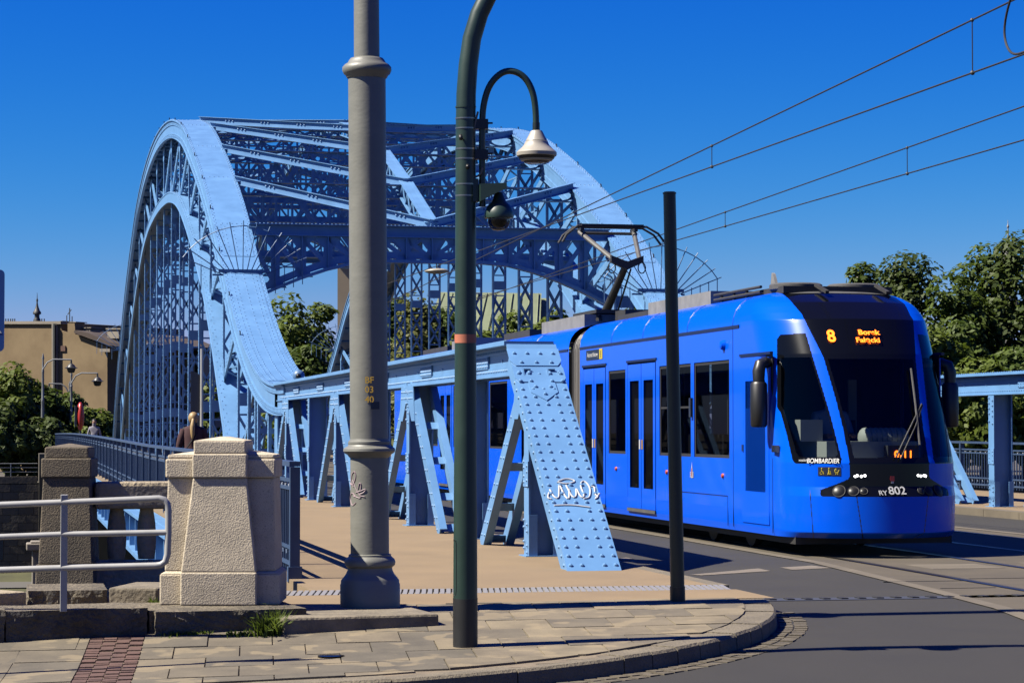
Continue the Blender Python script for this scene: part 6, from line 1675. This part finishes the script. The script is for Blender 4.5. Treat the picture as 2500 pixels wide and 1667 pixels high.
S, c = spire(88, [(1100, 9), (782, 9), (776, 7), (776, 6), (768, 6), (766, 10), (762, 10), (758, 7), (750, 4), (746, 3), (738, 1.5), (732, 2.6), (728, 1.0), (714, 0.4)], 330, 'spire_dark', 'thin dark church spire rising behind the tan building', 'church_spire')
S, c = spire(2465, [(1100, 14), (612, 14), (610, 16), (606, 16), (600, 14), (592, 9), (586, 3), (583, 2), (556, 1.4), (554, 3), (550, 3), (547, 1), (536, 0.5)], 330, 'spire_grey', 'pale grey church cupola with ball and cross above the right trees', 'church_spire')
# ---- church with green copper roof, tower, other houses
Z = 262
CH, co = pxbuild('church', 'church with pale green copper roof behind the bridge hangers', 'church', Z, [(1030, 1150), (1338, 1150), (1338, 850), (1030, 850)], 16, 'stucco_grey')
def roofpoly(poly, push, mtl='roof_copper', name='roof'):
    P = [atZ(u, v, Z-0.6+dz)-co for u, v, dz in poly]; mb = MB(); mb.prism(P, (0, 0.3, -0.3)); return mb.build(name, mtl, CH)
r_ = roofpoly([(1010, 880, -1), (1316, 880, -1), (1322, 716, 7), (1075, 713, 7)], 0)
for k in range(12):
    u0 = 1020+k*26; a, c = atZ(u0, 878, Z-1.7)-co, atZ(1078+(u0-1012)*0.806, 716, Z+6.2)-co; mb = MB(); mb.tube([a, c], 0.07, 4); mb.build('roof_seam', 'roof_copper', CH)
roofpoly([(1300, 880, 1), (1346, 880, 1), (1342, 728, 7.5), (1318, 728, 7.5)], 0)
TW_, tco = pxbuild('bell_tower', 'beige bell tower with green pyramid roof left of the grey pole', 'tower', 250, [(824, 1150), (856, 1150), (856, 640), (824, 640)], 3, 'stucco_cream')
mb = MB(); bq = [atZ(u, 640, 250+d_)-tco for u, d_ in ((817, -0.6), (864, -0.6), (864, 3.8), (817, 3.8))]; bt = [p+Vector((0, 0, 0.5)) for p in bq]; mb.add(bq+bt, [(3,2,1,0),(4,5,6,7),(0,1,5,4),(1,2,6,5),(2,3,7,6),(3,0,4,7)]); mb.build('cornice', 'stucco_cream', TW_)
ap = atZ(840, 598, 251.5)-tco; mb = MB(); mb.add(bt+[ap], [(0, 1, 4), (1, 2, 4), (2, 3, 4), (3, 0, 4), (3, 2, 1, 0)]); mb.build('roof', 'roof_copper', TW_)
def house(name, label, Z, u0, u1, vtop, veave, mtl, rows, cols, roof='roof_brown'):
    facade((u0+u1)/2, Z, 38)
    B, o = pxbuild(name, label, 'building', Z, [(u0, 1150), (u1, 1150), (u1, veave), (u0, veave)], 10, mtl)
    P = [AT(u, v, Z+dz)-o for u, v, dz in ((u0-2, veave+1, -0.5), (u1+2, veave+1, -0.5), (u1+2, vtop, 5), (u0-2, vtop, 5))]; mb = MB(); mb.prism(P, (0, 0.4, -0.4)); mb.build('roof', roof, B)
    for r in range(rows):
        for c in range(cols):
            uc = u0+(u1-u0)*(c+0.5)/cols; vc = veave+22+r*46; w_ = bx(B, o, 'window', Z, uc-6, uc+6, vc, vc+24, 0.1, 'window_dark', -0.06)
            bx(B, o, 'frame', Z, uc-7.5, uc+7.5, vc-2, vc, 0.2, 'stucco_grey', -0.15, w_); bx(B, o, 'sill', Z, uc-7.5, uc+7.5, vc+24, vc+26, 0.2, 'stucco_grey', -0.15, w_)
    return B
house('cream_house', 'cream house with grey roof seen through the left arch hangers', 196, 392, 492, 842, 868, 'stucco_cream', 4, 5, 'stucco_grey')
house('tan_house', 'tan house partly hidden behind the woman on the footway', 205, 494, 600, 880, 905, 'stucco_grey', 3, 5)
house('grey_house', 'grey house glimpsed between left hangers beside the tan gable', 215, 300, 388, 880, 900, 'stucco_grey', 4, 4)
house('low_house', 'low cream house hidden behind riverside trees near mid bridge', 240, 640, 800, 905, 925, 'stucco_cream', 2, 6)
PLN = None
c = atZ(2098, 686, 190); mb = MB(); mb.lathe([(0.45, -8), (0.42, 0), (0.40, 0.6), (0.34, 0.7), (0.3, 0.7)], (c.x, c.y, c.z), 12); mb.box(c.x-8, c.x+9, c.y, c.y+6, BZ, c.z-5)
tag(mb.build('chimney_house', 'stucco_grey', None, True), 'pale round chimney stump sticking up behind the tram roof', 'chimney')
# ---- quay wall on the far bank
QW = empty('quay_wall', 'stone block quay wall on the far bank at the lower left', 'wall', loc=(0, 157.9, -7.5))
mb = MB(); mb.box(-60, 1.7, 0, 0.4, 5.55, 6.0); mb.build('coping', 'quay_stone', QW)
bk0 = None; k = 0
for r in range(11):
    for q in range(14):
        x = -12+q*1.0+(0.5 if r % 2 else 0)
        if bk0 is None:
            mb = MB(); mb.box(0, 0.975, 0, 0.3, 0, 0.475); bk0 = mb.build('stone_block', 'quay_stone', QW); bk0.location = (x, -0.02, r*0.5+0.02)
        else:
            c = copy_obj(bk0, None, QW, (x, -0.02+0.015*((k*7) % 3), r*0.5+0.02))
        k += 1
mb = MB()
for x in np.arange(-20, 2, 2.0): mb.tube([(x, 0.2, 6.0), (x, 0.2, 6.85)], 0.035, 6)
for z in (6.3, 6.58, 6.85): mb.tube([(-30, 0.2, z), (1.7, 0.2, z)], 0.025, 6)
mb.build('quay_railing', 'lamp_silver', QW)
mb = MB(); mb.box(-0.9, -0.45, -0.05, 0.1, 0.6, 1.9); mb.build('wall_opening', 'window_dark', QW)
# ---- silver street lamps
def street_lamp(u, vb, vt, arm_u, arm_v, Z, label):
    b0 = atZ(u, vb, Z); s = Z/F_PX; L = empty('street_lamp', label, 'street lamp', 'silver lamps on the far quay', loc=(b0.x, b0.y, BZ)); z0 = BZ
    o = Vector((b0.x, b0.y, BZ)); H_ = atZ(u, vt, Z).z-BZ; mb = MB()
    mb.lathe([(0.20, 0), (0.20, 0.5), (0.16, 0.6), (0.15, H_*0.33), (0.17, H_*0.34), (0.12, H_*0.36), (0.10, H_*0.62), (0.12, H_*0.625), (0.09, H_*0.64), (0.08, H_*0.85), (0.10, H_*0.855), (0.07, H_*0.87), (0.06, H_*0.95), (0.09, H_*0.96), (0.02, H_)], (0, 0, 0), 12); mb.build('post', 'lamp_silver', L, True)
    a = atZ(u, arm_v+26, Z)-o; c = atZ(arm_u, arm_v, Z)-o; mb = MB(); mb.tube([a, a.lerp(c, 0.18)+Vector((0, 0, 0.42)), a.lerp(c, 0.4)+Vector((0, 0, 0.46)), c], 0.05, 8); mb.build('arm', 'lamp_silver', L, True)
    mb = MB(); mb.lathe([(0.05, 0), (0.07, -0.25), (0.22, -0.36), (0.30, -0.50), (0.46, -0.56), (0.30, -0.60), (0.22, -0.85), (0.1, -0.9)], c, 14); mb.build('lantern', 'lamp_dark', L, True)
street_lamp(103, 1165, 862, 174, 878, 161, 'nearest silver lamp post at far left with bracket lantern')
street_lamp(173, 1120, 905, 238, 911, 166, 'silver lamp post just left of the red buoy with lantern to its right')
street_lamp(169, 1110, 930, 120, 936, 186, 'thinner silver lamp post half hidden behind another by the red buoy')
# ---- red lifebuoy box on the railing
c = atZ(196, 1016, 100); LB = empty('lifebuoy_case', 'red lifebuoy case on a dark post beyond the railing', 'lifebuoy', loc=(c.x, c.y, 0.1))
mb = MB(); zz = c.z-0.1; mb.tube([(0, 0, 0), (0, 0, zz-0.3)], 0.05, 8); mb.build('post', 'sign_grey', LB)
mb = MB(); mb.ball((0, 0, zz), 0.17, 0.30, 0.60, 16, 14); mb.build('case', 'buoy_red', LB, 'all'); mb = MB(); mb.box(-0.23, -0.15, -0.22, 0.22, zz-0.42, zz+0.45); mb.build('back_plate', 'sign_grey', LB)
# ---- sign on the footway, hanging lamp
c = atZ(492, 1045, 62); SB = empty('footway_sign', 'dark back of a round-topped road sign with grey post on the footway', 'sign', loc=(c.x, c.y, 0.13)); s = 62/F_PX
mb = MB(); mb.tube([(0, 0, 0), (0, 0, (1045-850)*s+1.5)], 0.04, 8); mb.build('post', 'handrail_grey', SB)
mb = MB(); pl = [(-0.28, 0.06, 1.9), (0.0, 0.06, 1.9), (0.0, 0.06, 2.75)]+[(-0.0-0.28*(1-math.cos(t)), 0.06, 2.75+0.25*math.sin(t)) for t in np.linspace(0, PI/2, 6)]; mb.prism(pl, (0, 0.03, 0)); mb.build('sign_board', 'sign_grey', SB)
mb = MB(); mb.box(-0.24, 0.0, 0.06, 0.09, 1.55, 1.85); mb.build('sign_board', 'sign_grey', SB)
c = onY(1066, 662, 76); mb = MB(); mb.ball((0, 0, 0), 0.40, 0.40, 0.09, 20, 10); HL = empty('hanging_lamp', 'flat cream street lamp hanging under the bridge portal', 'lamp', loc=c); mb.build('shade', 'camera_cream', HL, 'all')
mb = MB(); mb.tube([(0, 0, 0.05), (0, 0, 0.6)], 0.02, 6); mb.build('stem', 'wire', HL)

for o in list(bpy.data.objects):
    if o.type == 'MESH' and o.name.split('.')[0] in ('cab_side_window', 'corner_panel', 'cab_window_frame', 'cover_plate', 'splice_plate', 'base_plate', 'knee_plate', 'roof_rail', 'clamp', 'gusset_plate', 'batten', 'panel_joint', 'vent_pipes', 'bolt', 'bumper', 'gutter', 'end_web', 'cap_plate', 'emblem_wings', 'grab_pole', 'aerial', 'slab_patch', 'slab_joint', 'slab_edging', 'panel_groove'):
        split_loose(o)
